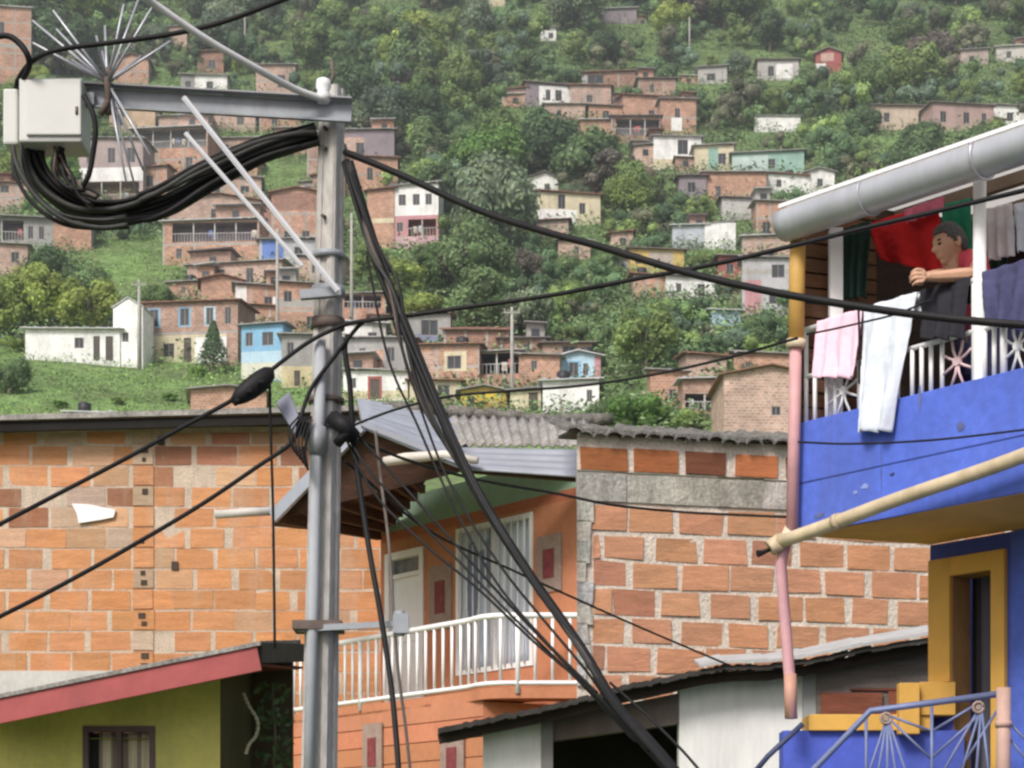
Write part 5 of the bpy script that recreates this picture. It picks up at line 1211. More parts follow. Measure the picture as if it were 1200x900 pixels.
# pipes
mb = MB(); f_ = lambda x, y: PP(x, y, V(Qb.x,Qb.y,0)+NOUT*.07)
mb.tube([f_(935,282), f_(934,330), f_(933,400)], .047, 12, (.52,.31,.085)); mb.tube([f_(933,398), f_(932.5,408)], .058, 12, (.62,.52,.36)); mb.tube([f_(932.5,406), f_(931,500), f_(928,622)], .036, 12, (.60,.33,.33))
mb.tube([f_(921,636), f_(915,660), f_(921,740), f_(926,800), f_(928,842)], .034, 12, (.60,.33,.35)); mb.tube([f_(926,790), f_(927,842)], .037, 12, (.50,.27,.2))
mb.tube([f_(928,620), f_(924,628), f_(918,636)], .045, 12, (.66,.58,.42))
mb.build('downpipe', mat('painted_pipe', rough=.55, var=.16, scale=4., attr=True, dirt=.35, dirtcol=(.35,.26,.2)), bh)
mb = MB(); h0, h1 = PP(908, 637, V(Qb.x,Qb.y,0)+NOUT*.12), PP(1232, 522, V(Qb.x,Qb.y,0)+NOUT*.12)
mb.tube([h0.lerp(h1, k/10)+V(0,0,-.004*math.sin(k*.31*3.14)) for k in range(11)], .040, 12); mb.tube([h0.lerp(h1,.24), h0.lerp(h1,.26)], .046, 12); mb.tube([h0-V(.03,0,.03), h0+V(0,0,-.01), h0.lerp(h1,.03)], [.05,.052,.05], 12)
mb.build('drain_pipe', mat('cream_pipe', (.60,.49,.33), .5, .22, 4., dirt=.55, dirtcol=(.25,.15,.07)), bh)
mb = MB(); mb.tube([h0+V(-.02,0,-.03), h0+V(-.07,-.02,-.055), h0+V(-.105,-.03,-.065)], [.012,.014,.022], 8); mb.build('drain_nozzle', m_dark, bh)
# lower stair railing
m_brail = mat('blue_grey_rail', (.16,.19,.33), .5, .2, 5., metal=.2)
Yr = 11.4; rp = lambda x, y: P(x, y, Yr+(1175-x)*.0012)
mb = MB(); mb.tube([rp(925,935), rp(955,900), rp(1020,833), rp(1172,813)], .019, 8); ro2 = mb.build('stair_railing', m_brail, bh)
mb = MB(); mb.tube([rp(880,910), rp(900,886), rp(941,848)], .016, 8); mb.build('handrail', mat('dark_rail', (.05,.06,.12), .5, .2, 5.), ro2)
def rbar(*pts, r=.010):
    mb = MB(); mb.tube([rp(*p) for p in pts], r, 6); mb.build('bar', m_brail, ro2)
for x in (1015, 1040, 1092): rbar((x, 836 if x < 1050 else 826), (x, 960))
for a, b in (((1040,838),(1092,857)),((1092,857),(1150,822)),((1045,845),(1092,890)),((1092,888),(1150,836)),((1150,828),(1110,960)),((1150,828),(1140,960)),((1150,828),(1165,960)),((1040,840),(1000,960)),((1040,840),(1020,960)),((1040,840),(1058,960)),((1040,840),(1080,960)),((1150,826),(1085,940)),((1178,842),(1215,880)),((1178,860),(1215,905)),((1170,830),(1120,910))): rbar(a, b, r=.0085)
for x, y in ((1038,842),(1146,829)):
    mb = MB(); c = rp(x, y); mb.tube([c+V(math.cos(t/10*6.283)*.03,-.01,math.sin(t/10*6.283)*.03) for t in range(11)], .009, 6); mb.tube([c+V(0,-.015,0), c+V(0,.015,0)], .016, 8, cap=True); mb.build('rosette', mat('rosette_metal', (.32,.24,.2), .5, .2, 6.), ro2)
mb = MB(); mb.tube([P(1176,960,11.35), P(1176,806,11.35)], .040, 12); mb.tube([P(1176,845,11.35), P(1176,852,11.35)], .048, 12); mb.build('rail_post', mat('pink_post', (.50,.33,.27), .6, .2, 4., dirt=.3), bh)

# ------------------------------------------------------------------ washing
m_pink = mat('pink_cloth', (.80,.56,.66), .95, .10, 6., .1); m_wht = mat('white_towel', (.66,.70,.77), .95, .06, 5., .2)
m_red = mat('red_cloth', (.58,.018,.018), .85, .12, 3.); m_navy = mat('navy_denim', (.06,.06,.13), .9, .25, 6., .2); m_dgreen = mat('dark_green_cloth', (.018,.045,.035), .9, .25, 3.); m_green = mat('green_cloth', (.02,.22,.12), .9, .2, 3.)
m_char = mat('charcoal_cloth', (.022,.021,.027), .9, .25, 5.); m_pinkred = mat('pink_fringe', (.62,.16,.24), .9, .3, 14.); m_pale = mat('pale_cloth', (.62,.58,.60), .95, .12, 4.)
def on_rail(px, z, off=.075): p = Bq+UL*ub(px)+NIN*.05+NOUT*off; return V(p.x, p.y, z)
fr = lambda px, py, off=.03: PP(px, py, V(Qb.x,Qb.y,0)+NIN*.05+NOUT*off)
zr_ = zrail+.022
def rail_cloth(name, label, cat, x0, x1, b0, b1, m, out=.08, **k):
    a, b = on_rail(x0, zr_, .024), on_rail(x1, zr_, .024)
    return cloth(name, label, cat, a, b, fr(*b1, out), fr(*b0, out), m, over=.05, group='washing on the blue balcony', **k)
rail_cloth('pink_towel', 'pale pink towel folded over the balcony rail beside the long white towel', 'towel', 955, 1008, (953,443), (1003,443), m_pink, out=.09, fold=.018, nf=3, seed=2)
rail_cloth('white_towel', 'long white towel hanging from the rail down over the blue parapet', 'towel', 1009, 1071, (1002,506), (1041,505), m_wht, out=.12, fold=.024, nf=2, seed=4, nu=40, nv=40)
rail_cloth('shorts', 'charcoal garment hung over the rail under the hands of the leaning man', 'clothing', 1074, 1134, (1080,398), (1128,396), m_char, out=.09, fold=.022, nf=3, seed=6)
rail_cloth('jeans', 'navy denim garment draped on the rail behind the white balcony post', 'clothing', 1148, 1214, (1156,377), (1204,390), m_navy, out=.09, fold=.024, nf=3, seed=7)
inn = lambda px, py, d: PP(px, py, V(Qb.x,Qb.y,0)+NIN*d)
cloth('red_blanket', 'bright red blanket hanging under the roof behind the leaning man', 'blanket', inn(1016,262,.45), inn(1100,238,.45), inn(1106,322,.45), inn(1032,304,.45), m_red, fold=.018, nf=2, seed=3, sag=.0)
cloth('pink_cloth', 'narrow pink cloth strip hung just over the red blanket', 'cloth', inn(1058,247,.40), inn(1106,230,.40), inn(1104,247,.40), inn(1062,262,.40), m_pinkred, fold=.008, nf=4, seed=5)
cloth('dark_curtain', 'dark green curtain hanging left of the red blanket', 'curtain', inn(988,268,.20), inn(1022,258,.24), inn(1017,348,.24), inn(990,352,.20), m_dgreen, fold=.02, nf=3, seed=8)
cloth('green_cloth', 'green cloth hanging right behind the head of the leaning man', 'cloth', inn(1104,240,.62), inn(1138,232,.62), inn(1140,300,.62), inn(1106,305,.62), m_green, fold=.015, nf=2, seed=9)
cloth('white_shirt', 'pale shirt hung under the roof right of the white post', 'clothing', inn(1150,246,.5), inn(1186,238,.5), inn(1188,300,.5), inn(1156,305,.5), m_pale, fold=.02, nf=3, seed=10)
cloth('white_sheet', 'white sheet hung at the right picture edge under the roof', 'sheet', inn(1188,240,.55), inn(1232,228,.55), inn(1232,292,.55), inn(1192,296,.55), m_wht, fold=.02, nf=3, seed=12)
cloth('dark_shirt', 'dark green shirt bundle hanging low behind the red shoulder', 'clothing', inn(1158,292,.6), inn(1180,286,.6), inn(1182,318,.6), inn(1160,322,.6), m_dgreen, fold=.015, nf=2, seed=13)

# ------------------------------------------------------------------ the man on the balcony
def skin_chain(nodes, edges, name):
    me = bpy.data.meshes.new(name); me.from_pydata([n[0] for n in nodes], [], [])
    me.edges.add(len(edges)); me.edges.foreach_set('vertices', [i for e in edges for i in e]); me.update()
    o = bpy.data.objects.new(name, me); COL.objects.link(o)
    sk = o.modifiers.new('skin', 'SKIN'); sk.use_smooth_shade = True
    for i, n in enumerate(nodes):
        r = n[1]; d = me.skin_vertices[0].data[i]; d.radius = (r, r) if not isinstance(r, tuple) else r; d.use_root = (i == 0)
    ss = o.modifiers.new('sub', 'SUBSURF'); ss.levels = 1; ss.render_levels = 1
    bpy.context.view_layer.update()
    ev = o.evaluated_get(bpy.context.evaluated_depsgraph_get()); m2 = bpy.data.meshes.new_from_object(ev)
    vs = [tuple(v.co) for v in m2.vertices]; fs = [tuple(p.vertices) for p in m2.polygons]
    bpy.data.objects.remove(o); bpy.data.meshes.remove(me); bpy.data.meshes.remove(m2)
    return vs, fs
m_skin = mat('skin', (.54,.31,.205), .55, .10, 9., spec=.35); m_hair = mat('greying_hair', (.10,.097,.098), .7, .5, 40., .5, stretch=(1,1,3), fine=.4); m_tee = mat('red_tee', (.56,.07,.10), .9, .12, 5., .1)
# body frame: f = facing, s = towards the viewer's side, z up
fdir = V(-.95,-.31,0).normalized(); sdir = V(.31,-.95,0).normalized(); Z = V(0,0,1)
hc = P(1113, 287, 11.42)
hd = P(1079, 325, 11.12)
nearel = P(1150, 321, 11.12); farel = P(1112, 322, 11.50)
nsh = P(1141, 304, 11.36); fsh = P(1117, 305, 11.72); chest = (nsh+fsh)*.5+V(.03,0.02,-.05)
neck = hc-fdir*.03-Z*.12
pel = P(1158, 402, 11.75); wst = pel.lerp(chest, .5)+V(.02,.02,0)
kn1 = V(pel.x-.02, pel.y-.14, floor_z+.47); kn2 = V(pel.x-.02, pel.y+.10, floor_z+.47)
ft1 = V(pel.x+.03, pel.y-.15, floor_z+.06); ft2 = V(pel.x+.03, pel.y+.11, floor_z+.06)
hp1 = pel+V(0,-.10,-.05); hp2 = pel+V(0,.10,-.05)
wr1 = nearel.lerp(hd, .86); wr2 = farel.lerp(hd, .84)
nodes = [(pel,.135),(wst,.125),(chest,.13),(neck,.058),(hc+Z*.0,.06),(nsh,.062),(nearel,.044),(nearel.lerp(hd,.35),.043),(wr1,.029),(hd+V(.02,-.02,.0),.021),
         (fsh,.062),(farel,.044),(farel.lerp(hd,.4),.040),(wr2,.029),(hd+V(.025,.04,.005),.021),
         (hp1,.09),(kn1,.062),(ft1,.042),(ft1+fdir*.16-Z*.02,.035),(hp2,.09),(kn2,.062),(ft2,.042),(ft2+fdir*.16-Z*.02,.035)]
edges = [(0,1),(1,2),(2,3),(3,4),(2,5),(5,6),(6,7),(7,8),(8,9),(2,10),(10,11),(11,12),(12,13),(13,14),(0,15),(15,16),(16,17),(17,18),(0,19),(19,20),(20,21),(21,22)]
bv, bf = skin_chain(nodes, edges, 'body_chain')
mb = MB(); mb.mesh(bv, bf, (1,1,1), 0, True)
# fingers: both hands loosely clasped over the rail
for hand, base, sgn in ((0, hd+V(.02,-.02,0), 1), (1, hd+V(.025,.04,.005), -1)):
    for k in range(4):
        L_ = (.07,.08,.076,.06)[k]; o0 = base+Z*(.033-.022*k)+fdir*.014
        q1 = o0+fdir*L_*.55+sdir*(-.006*sgn); q2 = q1+(fdir*.35-sdir*.75*sgn-Z*.25).normalized()*L_*.42; q3 = q2+(-fdir*.35-sdir*.8*sgn-Z*.3).normalized()*L_*.32
        fv, ff = skin_chain([(base,.013),(o0,.0105),(q1,.0095),(q2,.0085),(q3,.007)], [(0,1),(1,2),(2,3),(3,4)], 'finger'); mb.mesh(fv, ff, (1,1,1), 0, True)
    t0 = base+Z*.03; fv, ff = skin_chain([(base,.014),(t0+fdir*.01,.0115),(t0+fdir*.04+Z*.008-sdir*.012*sgn,.0095),(t0+fdir*.062-sdir*.02*sgn,.008)], [(0,1),(1,2),(2,3)], 'thumb'); mb.mesh(fv, ff, (1,1,1), 0, True)
# head: shaped ball with brow, nose, lips, chin, ear
tiltv = math.radians(14); hf = (fdir*math.cos(tiltv)-Z*math.sin(tiltv)).normalized(); hz_ = (Z*math.cos(tiltv)+fdir*math.sin(tiltv)).normalized(); hs_ = sdir
HH = .122; nu, nv = 40, 34; vs = []; fs = []
def head_pt(th, ph):
    x = math.cos(ph)*math.cos(th); y = math.cos(ph)*math.sin(th); z = math.sin(ph)
    rx, ry, rz = .095, .074, .118
    if z < 0: ry *= 1-.30*min(1,-z*1.1); rx *= 1-.06*(-z)
    px, py, pz = x*rx, y*ry, z*rz
    if x > 0:
        front = max(0, math.cos(th))**2
        if z < 0: px += .012*front*(-z)                  # jaw forward
        g = lambda zc, s: math.exp(-((pz-zc)/s)**2)
        w = lambda s: math.exp(-(py/s)**2)
        px += front*(.007*g(.030,.014)*w(.045)            # brow
              - .007*g(.012,.010)*(math.exp(-((abs(py)-.031)/.014)**2))  # eye sockets
              + .026*g(-.018,.015)*w(.011)+.013*g(.0,.018)*w(.009)   # nose
              + .008*g(-.050,.007)*w(.022)+.007*g(-.062,.006)*w(.02)-.004*g(-.056,.003)*w(.022)-.005*g(-.073,.006)*w(.03) # lips
              + .010*g(-.092,.014)*w(.02))                # chin
    return px, py, pz
for j in range(nv+1):
    for i in range(nu):
        x, y, z = head_pt(2*math.pi*i/nu, -math.pi/2+math.pi*j/nv); vs.append(hc+hf*x+hs_*y+hz_*z)
for j in range(nv):
    for i in range(nu): fs.append((j*nu+i, j*nu+(i+1)%nu, (j+1)*nu+(i+1)%nu, (j+1)*nu+i))
mb.mesh(vs, fs, (1,1,1), 0, True)
for sg in (-1, 1):                                        # ears
    c = hc+hs_*(.074*sg)-hf*.008-hz_*.006; ev = []; ef = []
    for j in range(7):
        for i in range(10):
            ph = -math.pi/2+math.pi*j/6; th = 2*math.pi*i/10
            ev.append(c+hf*(math.cos(ph)*math.cos(th)*.017)+hs_*(math.cos(ph)*math.sin(th)*.011*1.+.006*sg)+hz_*(math.sin(ph)*.031)-hf*.006*math.sin(ph))
    for j in range(6):
        for i in range(10): ef.append((j*10+i, j*10+(i+1)%10, (j+1)*10+(i+1)%10, (j+1)*10+i))
    mb.mesh(ev, ef, (1,1,1), 0, True)
man = mb.build('person', m_skin)
rm = man.modifiers.new('fuse', 'REMESH'); rm.mode = 'VOXEL'; rm.voxel_size = .0042; rm.use_smooth_shade = True
sm = man.modifiers.new('smooth', 'SMOOTH'); sm.factor = .4; sm.iterations = 2
tag(man, 'man in a red T-shirt leaning with clasped hands on the blue balcony rail', 'person')
# hair cap
mb = MB(); vs = []; fs = []; ids = {}
for j in range(nv+1):
    for i in range(nu):
        th = 2*math.pi*i/nu; ph = -math.pi/2+math.pi*j/nv; x, y, z = head_pt(th, ph)
        d = V(x, y, z).normalized()*(.010+.009*mnoise.noise(V(x*75,y*75,z*40))); vs.append(hc+hf*(x+d.x)+hs_*(y+d.y)+hz_*(z+d.z)); ids[(j,i)] = (x, y, z)
for j in range(nv):
    for i in range(nu):
        q = [ids[(j,i)], ids[(j,(i+1)%nu)], ids[(j+1,(i+1)%nu)], ids[(j+1,i)]]
        x = sum(a[0] for a in q)/4; z = sum(a[2] for a in q)/4
        hl = .006*mnoise.noise(V(x*90,q[0][1]*90,3))+.062 if x > .055 else .062-(.055-x)*1.35 if x > -.005 else -.045 if x < -.03 else -.02
        if z > hl: fs.append((j*nu+i, j*nu+(i+1)%nu, (j+1)*nu+(i+1)%nu, (j+1)*nu+i))
mb.mesh(vs, fs, (1,1,1), 0, True); ho = mb.build('hair', m_hair, man, recalc=False); ho.modifiers.new('t', 'SOLIDIFY').thickness = .008
for sg in (1, -1):
    mb = MB(); c = hc+hf*.083+hs_*(.030*sg)+hz_*.010; mb.tube([c-hs_*.010, c+hs_*.010], [.006,.006], 8); mb.build('eye', m_dark, man)
    mb = MB(); c = hc+hf*.089+hs_*(.030*sg)+hz_*.031; mb.tube([c-hs_*.018-hf*.006, c, c+hs_*.018-hf*.008], .004, 6); mb.build('eyebrow', m_hair, man)
# clothes
sv, sf_ = skin_chain([(pel+Z*.02,.15),(wst,.142),(chest,.146),(neck-Z*.045,.075),(nsh,.078),(nsh.lerp(nearel,.62),.066),(fsh,.078),(fsh.lerp(farel,.62),.066)], [(0,1),(1,2),(2,3),(2,4),(4,5),(2,6),(6,7)], 'tee')
sv = [Vector(v)+Vector((mnoise.noise(Vector(v)*17), mnoise.noise(Vector(v)*17+V(5,5,5)), .6*mnoise.noise(Vector(v)*23)))*.014 for v in sv]
mb = MB(); mb.mesh(sv, sf_, (1,1,1), 0, True); mb.build('t_shirt', m_tee, man)
sv, sf_ = skin_chain([(pel,.150),(hp1,.105),(kn1,.078),(ft1+Z*.08,.06),(hp2,.105),(kn2,.078),(ft2+Z*.08,.06)], [(0,1),(1,2),(2,3),(0,4),(4,5),(5,6)], 'trousers')
mb = MB(); mb.mesh(sv, sf_, (1,1,1), 0, True); mb.build('trousers', m_navy, man)

# ------------------------------------------------------------------ utility pole
Yp = 12.
m_pole = mat('pole_concrete', (.50,.47,.435), .92, .18, 3., .5, dirt=.5, dirtcol=(.13,.115,.095), stretch=(1,1,.4), fine=.18)
m_steel = mat('galvanised_steel', (.30,.315,.34), .6, .2, 4., metal=.2, dirt=.65, dirtcol=(.2,.18,.16)); m_rust = mat('rusty_steel', (.13,.10,.085), .8, .35, 6.)
m_black = mat('black_cable', (.012,.0115,.012), .6, .3, 6., spec=.22, dirt=.18, dirtcol=(.07,.06,.055)); m_grey = mat('grey_cable', (.66,.64,.63), .6, .15, 6.)
pt_ = P(389.5, 104, Yp); pbm = P(365, 1370, Yp)
pole = thing('utility_pole', 'weathered concrete utility pole with steel crossarm crossing the left of the view', 'utility pole', (pbm.x, Yp, 0))
mb = MB(); rot = math.radians(-24)
def polesec(t):
    c = pbm.lerp(pt_, t); s = (.200*(1-t)+.118*t)/2; ch = s*.22
    prof = [(-s+ch,-s),(-s*.35,-s),(-s*.28,-s*.86),(s*.28,-s*.86),(s*.35,-s),(s-ch,-s),(s,-s+ch),(s,-s*.35),(s*.86,-s*.28),(s*.86,s*.28),(s,s*.35),(s,s-ch),(s-ch,s),(-s+ch,s),(-s,s-ch),(-s,s*.35),(-s*.72,s*.28),(-s*.72,-s*.28),(-s,-s*.35),(-s,-s+ch)]
    return [c+V(a*math.cos(rot)-b*math.sin(rot), a*math.sin(rot)+b*math.cos(rot), 0) for a, b in prof]
secs = [polesec(k/12) for k in range(13)]; n = len(secs[0])
vs = [p for s in secs for p in s]; fs = [(j*n+i, j*n+(i+1)%n, (j+1)*n+(i+1)%n, (j+1)*n+i) for j in range(12) for i in range(n)]; fs.append(tuple(12*n+i for i in range(n)))
mb.mesh(vs, fs); mb.build('shaft', m_pole, pole)
pc = lambda py: pbm.lerp(pt_, (1370-py)/(1370-104))
def pside(py, dx, dy): c = pc(py); return c+V(dx, dy, 0)
for py in (155, 178, 258, 335, 430, 540, 640):
    c = pc(py); s = .058+.0000*py; e = V(math.cos(rot), math.sin(rot), 0); nn = V(math.sin(rot), -math.cos(rot), 0)
    mb = MB(); mb.tube([c+nn*.06, c+nn*(.085+.00003*py)], .011, 8); mb.build('bolt', m_rust, pole)
mb = MB(); mb.tube([P(385,104,Yp), P(391,88,Yp), P(388,70,Yp)], .012, 6); mb.build('top_rod', m_rust, pole)
# crossarm: steel channel
ca0, ca1 = P(97, 113, 11.85), P(412, 131, 11.85)
ar = (ca1-ca0).normalized(); au = ar.cross(V(0,1,0)); au = au if au.z > 0 else -au
mb = MB(); mb.prism([ca0+au*.055, ca1+au*.055, ca1-au*.055, ca0-au*.055], (0,.012,0)); mb.prism([ca0+au*.067, ca1+au*.067, ca1+au*.056, ca0+au*.056], (0,-.055,0)); mb.prism([ca0-au*.056, ca1-au*.056, ca1-au*.067, ca0-au*.067], (0,-.03,0))
mb.build('crossarm', m_steel, pole)
mb = MB(); mb.prism([ca0+au*.070-V(0,.04,0), ca1+au*.070-V(0,.04,0), ca1+au*.055-V(0,.057,0), ca0+au*.055-V(0,.057,0)], (0,-.004,0)); mb.build('crossarm_edge', m_rust, pole)
for a, b, w in (((215,114),(396,341),.03),((217,156),(354,312),.024)):
    mb = MB(); mb.beam(P(*a, 11.70), P(*b, 11.76), .012, w, up=V(0,-1,0.2)); mb.beam(P(*a, 11.70), P(*b, 11.76), w, .012, up=V(0,-1,.2)); mb.build('brace', mat('bright_angle_steel', (.58,.58,.60), .5, .06, 5., metal=.1), pole)
def band(py, r, h, m=None):
    mb = MB(); c = pc(py); mb.tube([c-V(0,0,h/2), c+V(0,0,h/2)], r, 16); mb.build('band', m or m_steel, pole)
for py, r, h in ((300,.095,.035),(342,.10,.05),(380,.10,.06),(470,.105,.03),(500,.11,.05)): band(py, r, h, m_steel if py in (342,300) else m_rust)
mb = MB(); mb.beam(P(352,346,11.85), P(400,342,11.85), .05, .05); mb.build('brace_bracket', m_steel, pole)
mb = MB(); c = P(379, 108, 11.82); mb.tube([c-V(0,0,.06), c-V(0,0,.02), c, c+V(0,0,.03), c+V(0,0,.07), c+V(0,0,.08)], [.035,.048,.032,.046,.04,.02], 12); mb.build('insulator', mat('porcelain', (.78,.77,.75), .25, .05, 4.), pole)
mb = MB(); mb.tube([P(375,398,11.86), P(374.5,490,11.86), P(372,505,11.86), P(371,530,11.86), P(367,700,11.86), P(361,960,11.86)], .034, 12); cdt = mb.build('conduit', mat('conduit_zinc', (.42,.435,.46), .85, .16, 3., metal=0., dirt=.45), pole)
mb = MB(); mb.tube([P(373,500,11.86), P(372,515,11.86), P(371,533,11.86)], [.046,.058,.046], 12); mb.build('conduit_coupling', m_steel, cdt)
mb = MB(); mb.beam(P(350,737,11.88), P(470,731,11.7), .03, .035); mb.box(P(470,731,11.68), .09, .06, .11); mb.tube([P(468,745,11.68), P(468,716,11.68)], .03, 8)
mb.build('bracket_arm', m_steel, pole)
mb = MB(); mb.beam(P(345,735,11.95), P(402,735,11.95), .26, .05); mb.build('band', m_rust, pole)
mb = MB(); 
for a in range(6): mb.tube(crom([P(350+a*3,488,11.8), P(338+a*4,505+a*3,11.74), P(346+a*3,530+a*4,11.74), P(358,520+a*3,11.8), P(352+a*2,495,11.8)], 6), .006, 6)
mb.tube([P(390,490,11.75), P(404,500,11.7), P(414,512,11.75)], .05, 8); mb.tube([P(395,520,11.75), P(408,505,11.7)], .03, 8)
mb.build('cable_knot', m_black, pole)
# grey lamp hood hanging by the pole
mb = MB(); c = [P(323,472,11.9), P(339,459,11.9), P(355,500,11.8), P(345,508,11.8)]; mb.prism(c, (0,.12,0)); mb.tube([P(346,502,11.85), P(358,512,11.85), P(372,508,11.88)], .018, 8)
tag(mb.build('lamp_hood', mat('hood_grey', (.24,.25,.31), .7, .12, 3., metal=.0), bevel=.008), 'small grey slanted lamp hood clamped to the pole above the brick roof', 'lamp')

# ------------------------------------------------------------------ white box and spikes
m_box = mat('box_plastic', (.58,.575,.54), .5, .05, 3., dirt=.15, dirtcol=(.4,.38,.33))
bx = thing('junction_box', 'white metal junction box hung at the free end of the crossarm', 'junction box', P(58, 168, 11.8))
def bbox(mb, x0, x1, y0, y1, Y, d): mb.prism([P(x0,y1,Y), P(x1,y1,Y), P(x1,y0,Y), P(x0,y0,Y)], (0,d,0))
mb = MB(); bbox(mb, 22, 96, 91, 166, 11.72, .26); mb.build('case', m_box, bx, bevel=.012)
mb = MB(); bbox(mb, 30, 95, 92.5, 158, 11.70, .03); dd = mb.build('door', m_box, bx, bevel=.008)
mb = MB(); mb.tube([P(90,125,11.70), P(90,134,11.70)], .009, 8); mb.build('lock', m_rust, dd)
mb = MB(); bbox(mb, 3, 21, 103, 169, 11.78, .22); mb.build('side_box', m_box, bx, bevel=.015)
mb = MB(); bbox(mb, 96, 110, 108, 122, 11.80, .05); mb.build('hanger', m_steel, bx)
ce_ = P(126, 97, 11.8); st = thing('spike_guard', 'starburst of thin silver metal spikes bolted on the crossarm beside the white box', 'spike guard', ce_)
for (px, py, dy) in ((145,5,-.1),(162,0,.05),(178,9,-.15),(123,30,.2),(113,42,-.2),(200,48,-.1),(165,66,.2),(62,12,-.1),(38,24,.05),(38,50,-.15),(66,34,.2),(148,214,-.1),(160,226,.05),(176,182,-.2),(168,200,.1),(120,60,.3),(140,62,-.3),(84,70,.1)):
    mb = MB(); mb.tube([ce_, P(px, py, 11.8+dy)], [.009,.006], 6); mb.build('spike', mat('silver_rod', (.47,.47,.50), .4, .1, 5., metal=.35), st)
mb = MB(); mb.tube([P(126,80,11.78), P(127,134,11.78)], .02, 8); mb.tube([P(118,134,11.76), P(126,118,11.76)], .018, 6); mb.build('clamp', m_rust, st)

# ------------------------------------------------------------------ cables
def cable(label, pts, r, m=m_black, n=12, name='cable'):
    mb = MB(); mb.tube(crom([P(*p) for p in pts], n), r, 8); return tag(mb.build(name, m), label, 'cable', 'overhead cables')
cable('thick black cable sagging from the pole top across the balcony towels', [(404,178,11.9),(470,205,11.7),(560,246,11.4),(640,272,11.1),(700,288,10.9),(800,318,10.6),(880,337,10.4),(960,352,10.2),(1060,367,10.),(1140,376,9.85),(1230,383,9.7)], .0195)
cable('black cable entering at the top edge and running over the spikes to the white box', [(345,-6,11.2),(320,4,11.3),(260,26,11.4),(200,40,11.5),(130,50,11.6),(70,58,11.6),(40,70,11.65),(22,92,11.75),(18,110,11.85)], .015)
cable('pale grey cable coming down from the top edge to the white insulator', [(165,-8,11.),(180,4,11.1),(240,45,11.3),(300,80,11.5),(345,104,11.7),(378,116,11.8)], .020, m_grey)
cable('black cable loop at the left picture edge above the side box', [(-12,45,11.6),(8,42,11.6),(22,50,11.6),(32,64,11.6),(34,78,11.65),(26,95,11.75)], .018)
cable('short black cable drop right of the white box', [(98,112,11.7),(107,128,11.68),(112,150,11.68),(109,180,11.7),(104,205,11.72),(97,218,11.75)], .016)
sp = cable('dark cable with a thick splice sleeve dropping to the left edge above the white patch', [(-15,622,11.),(60,583,11.2),(150,536,11.4),(215,500,11.55),(265,473,11.65),(290,457,11.7),(320,432,11.75),(360,402,11.8),(395,384,11.78),(420,377,11.7),(470,371,11.6),(540,361,11.5),(640,347,11.3),(740,328,11.1),(840,309,10.9),(925,289,10.7),(1010,268,10.5),(1100,247,10.3),(1230,216,10.)], .0125)
mb = MB(); mb.tube([P(272,472,11.66), P(282,464,11.66), P(293,456,11.68), P(306,446,11.7), P(315,437,11.72), P(318,433,11.73)], [.022,.05,.062,.062,.045,.02], 12)
for k in range(3): mb.tube([P(276+k*14,474-k*11,11.64), P(278+k*14,468-k*11,11.6)], .012, 6)
mb.build('splice_sleeve', m_black, sp)
cable('lower dark cable from the pole to the left edge under the white patch', [(-15,730,10.9),(60,692,11.1),(140,648,11.3),(230,595,11.5),(300,548,11.65),(342,518,11.75),(352,490,11.8),(365,455,11.82),(392,418,11.8),(415,388,11.75),(425,378,11.7)], .0125)
cable('black cable dropping beside the pole and down past the white railing', [(408,392,11.8),(404,410,11.8),(410,450,11.8),(413,500,11.8),(420,560,11.8),(432,640,11.7),(446,720,11.6),(458,800,11.5),(464,860,11.4),(468,915,11.3)], .016)
cable('greyish brown wire hanging down in front of the dark soffit', [(440,505,11.9),(446,560,11.9),(455,630,11.8),(460,700,11.8),(466,780,11.7),(475,850,11.6),(482,915,11.5)], .009, mat('brown_wire', (.17,.14,.12), .7, .2, 5.))
cable('thin wire rising from the tin roof to the yellow downpipe', [(400,505,11.8),(425,494,11.7),(470,478,11.6),(530,464,11.5),(600,458,11.4),(680,452,11.2),(760,440,11.),(850,420,10.8),(935,396,10.6)], .008)
cable('thin wire lying across the cement band of the right block wall', [(410,512,11.8),(480,540,12.3),(560,562,13.),(650,578,14.),(720,592,15.),(800,600,15.5),(880,604,14.5),(925,606,13.)], .010)
cable('thin wire slanting down over the lower blocks of the right wall', [(404,540,11.8),(500,620,12.4),(600,668,13.),(660,695,13.5),(720,722,14.),(780,748,14.7),(858,781,15.15)], .008)
cable('thin dark wire hanging straight down over the left block wall', [(316,436,11.7),(317,500,11.75),(320,600,11.8),(322,760,11.8)], .008)
cable('thin wire crossing the blue parapet below the white towel', [(935,518,10.9),(1000,520,10.8),(1100,515,10.6),(1230,500,10.4)], .006)
cable('thin wire sagging from the pink towel across the white towel', [(945,392,11.1),(975,386,11.),(1010,378,10.9),(1050,368,10.8),(1090,352,10.7)], .006)
cable('thin vertical wire between the pink towel and white towel', [(1006,360,10.6),(1007,400,10.62),(1007,450,10.65)], .006)
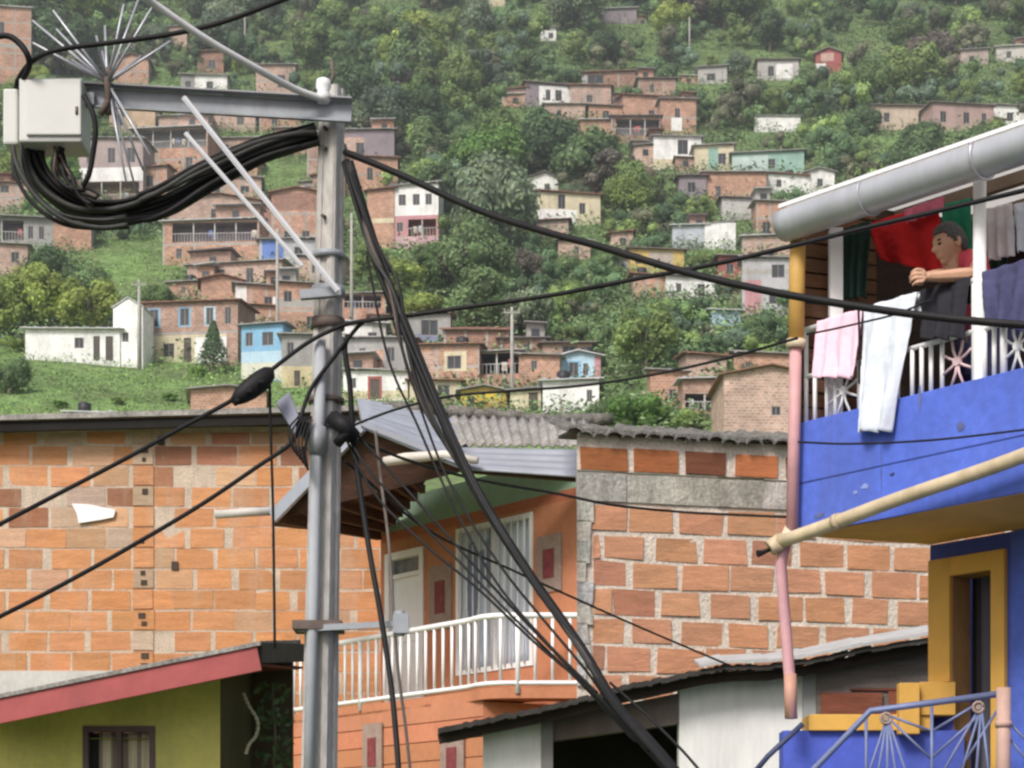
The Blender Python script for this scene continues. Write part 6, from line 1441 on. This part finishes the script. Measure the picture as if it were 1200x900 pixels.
for k, (lab, a) in enumerate((('thin wire crossing the white door top of the orange house', [(404,505,11.8),(430,548,11.7),(470,592,11.6),(530,650,11.3),(600,722,11.),(680,800,10.6),(745,870,10.2)]),
      ('thin wire just under the one crossing the white door top', [(404,512,11.8),(440,580,11.7),(500,640,11.5),(560,690,11.2),(630,756,10.8),(700,815,10.4),(760,880,10.)]),
      ('thin wire passing over the middle of the barred window', [(408,498,11.8),(478,575,11.7),(540,645,11.4),(600,712,11.),(660,775,10.7),(720,838,10.3),(790,915,9.9)]),
      ('thin wire running close under the thick slanting bundle', [(430,300,11.8),(455,420,11.7),(490,500,11.6),(530,590,11.4),(580,680,11.),(640,752,10.7),(700,812,10.4)]),
      ('thin grey wire running from the roof edge to the shed roof', [(440,310,11.75),(502,505,11.6),(540,590,11.4),(590,668,11.1),(640,730,10.8),(690,790,10.5),(720,835,10.3)]),
      ('thin wire low over the whitewashed shed wall', [(715,800,10.6),(760,840,10.4),(800,880,10.2),(830,915,10.)]),
      ('lowest thin wire over the whitewashed shed wall', [(700,800,10.5),(750,850,10.3),(790,895,10.1),(810,920,10.)]))):
    cable(lab, a, .0075, n=10)
# bundles
rnd = random.Random(21)
def bundle(label, pts, nst, spread, r, mats_=(m_black,), wob=.6, group=None, fan=None):
    b = thing('cable_bundle', label, 'cable bundle', P(*pts[0]))
    base = crom([P(*p) for p in pts], 8)
    for k in range(nst):
        a = rnd.random()*6.283; q = math.sqrt(rnd.random())*spread; ph = rnd.random()*6.283; path = []
        for i, p in enumerate(base):
            t = i/(len(base)-1); d = (base[min(i+1,len(base)-1)]-base[max(i-1,0)]).normalized(); sx = d.cross(V(0,1,0)).normalized(); sy = V(0,1,0)
            f = fan(t) if fan else 1.
            aa = a+wob*math.sin(t*6+ph); path.append(p+(sx*math.cos(aa)+sy*math.sin(aa))*q*f)
        mb = MB(); mb.tube(path, r*rnd.uniform(.75,1.3), 7); mb.build('strand', mats_[k % len(mats_)], b)
    return b
m_bl2 = mat('worn_cable', (.032,.032,.03), .6, .3, 6., dirt=.4, dirtcol=(.13,.12,.09))
bundle('fat bundle of black cables looping from the white box up to the pole top', [(38,168,11.88),(42,195,11.9),(60,222,11.92),(95,244,11.93),(140,250,11.93),(190,238,11.93),(240,210,11.93),(300,180,11.93),(345,165,11.92),(372,158,11.92)], 20, .075, .015, (m_black, m_black, m_bl2), fan=lambda t: .85+.5*math.sin(t*3.14)**2*(1 if t > .5 else .6))
bundle('outer loose cable loop hanging below the fat bundle under the box', [(20,172,11.8),(24,200,11.78),(42,232,11.76),(75,256,11.74),(115,263,11.74),(150,260,11.74)], 4, .035, .011, (m_black, m_bl2))
bundle('short tangle of dark leads coming out beneath the white box', [(70,166,11.85),(66,185,11.83),(74,205,11.82),(92,222,11.8),(112,236,11.78)], 7, .05, .010, (m_black, m_rust), wob=1.5)
bundle('thick slanting bundle of black cables running from the pole top down to the shed', [(407,190,11.9),(422,240,11.8),(445,310,11.7),(480,395,11.5),(520,490,11.3),(560,575,11.1),(620,670,10.8),(680,755,10.5),(720,820,10.2),(760,868,9.9),(800,915,9.6)], 11, .024, .014, (m_black,), fan=lambda t: 1.25-.5*t)
bundle('looser group of thin cables beside the upper part of the slanting bundle', [(410,190,11.85),(424,230,11.8),(440,290,11.7),(458,340,11.6),(478,420,11.5),(508,495,11.35),(560,580,11.1),(640,700,10.7),(720,822,10.2)], 5, .038, .010, (m_black, m_bl2, m_rust), wob=2., fan=lambda t: .2+1.25*math.sin(min(1,t*1.5)*3.14))
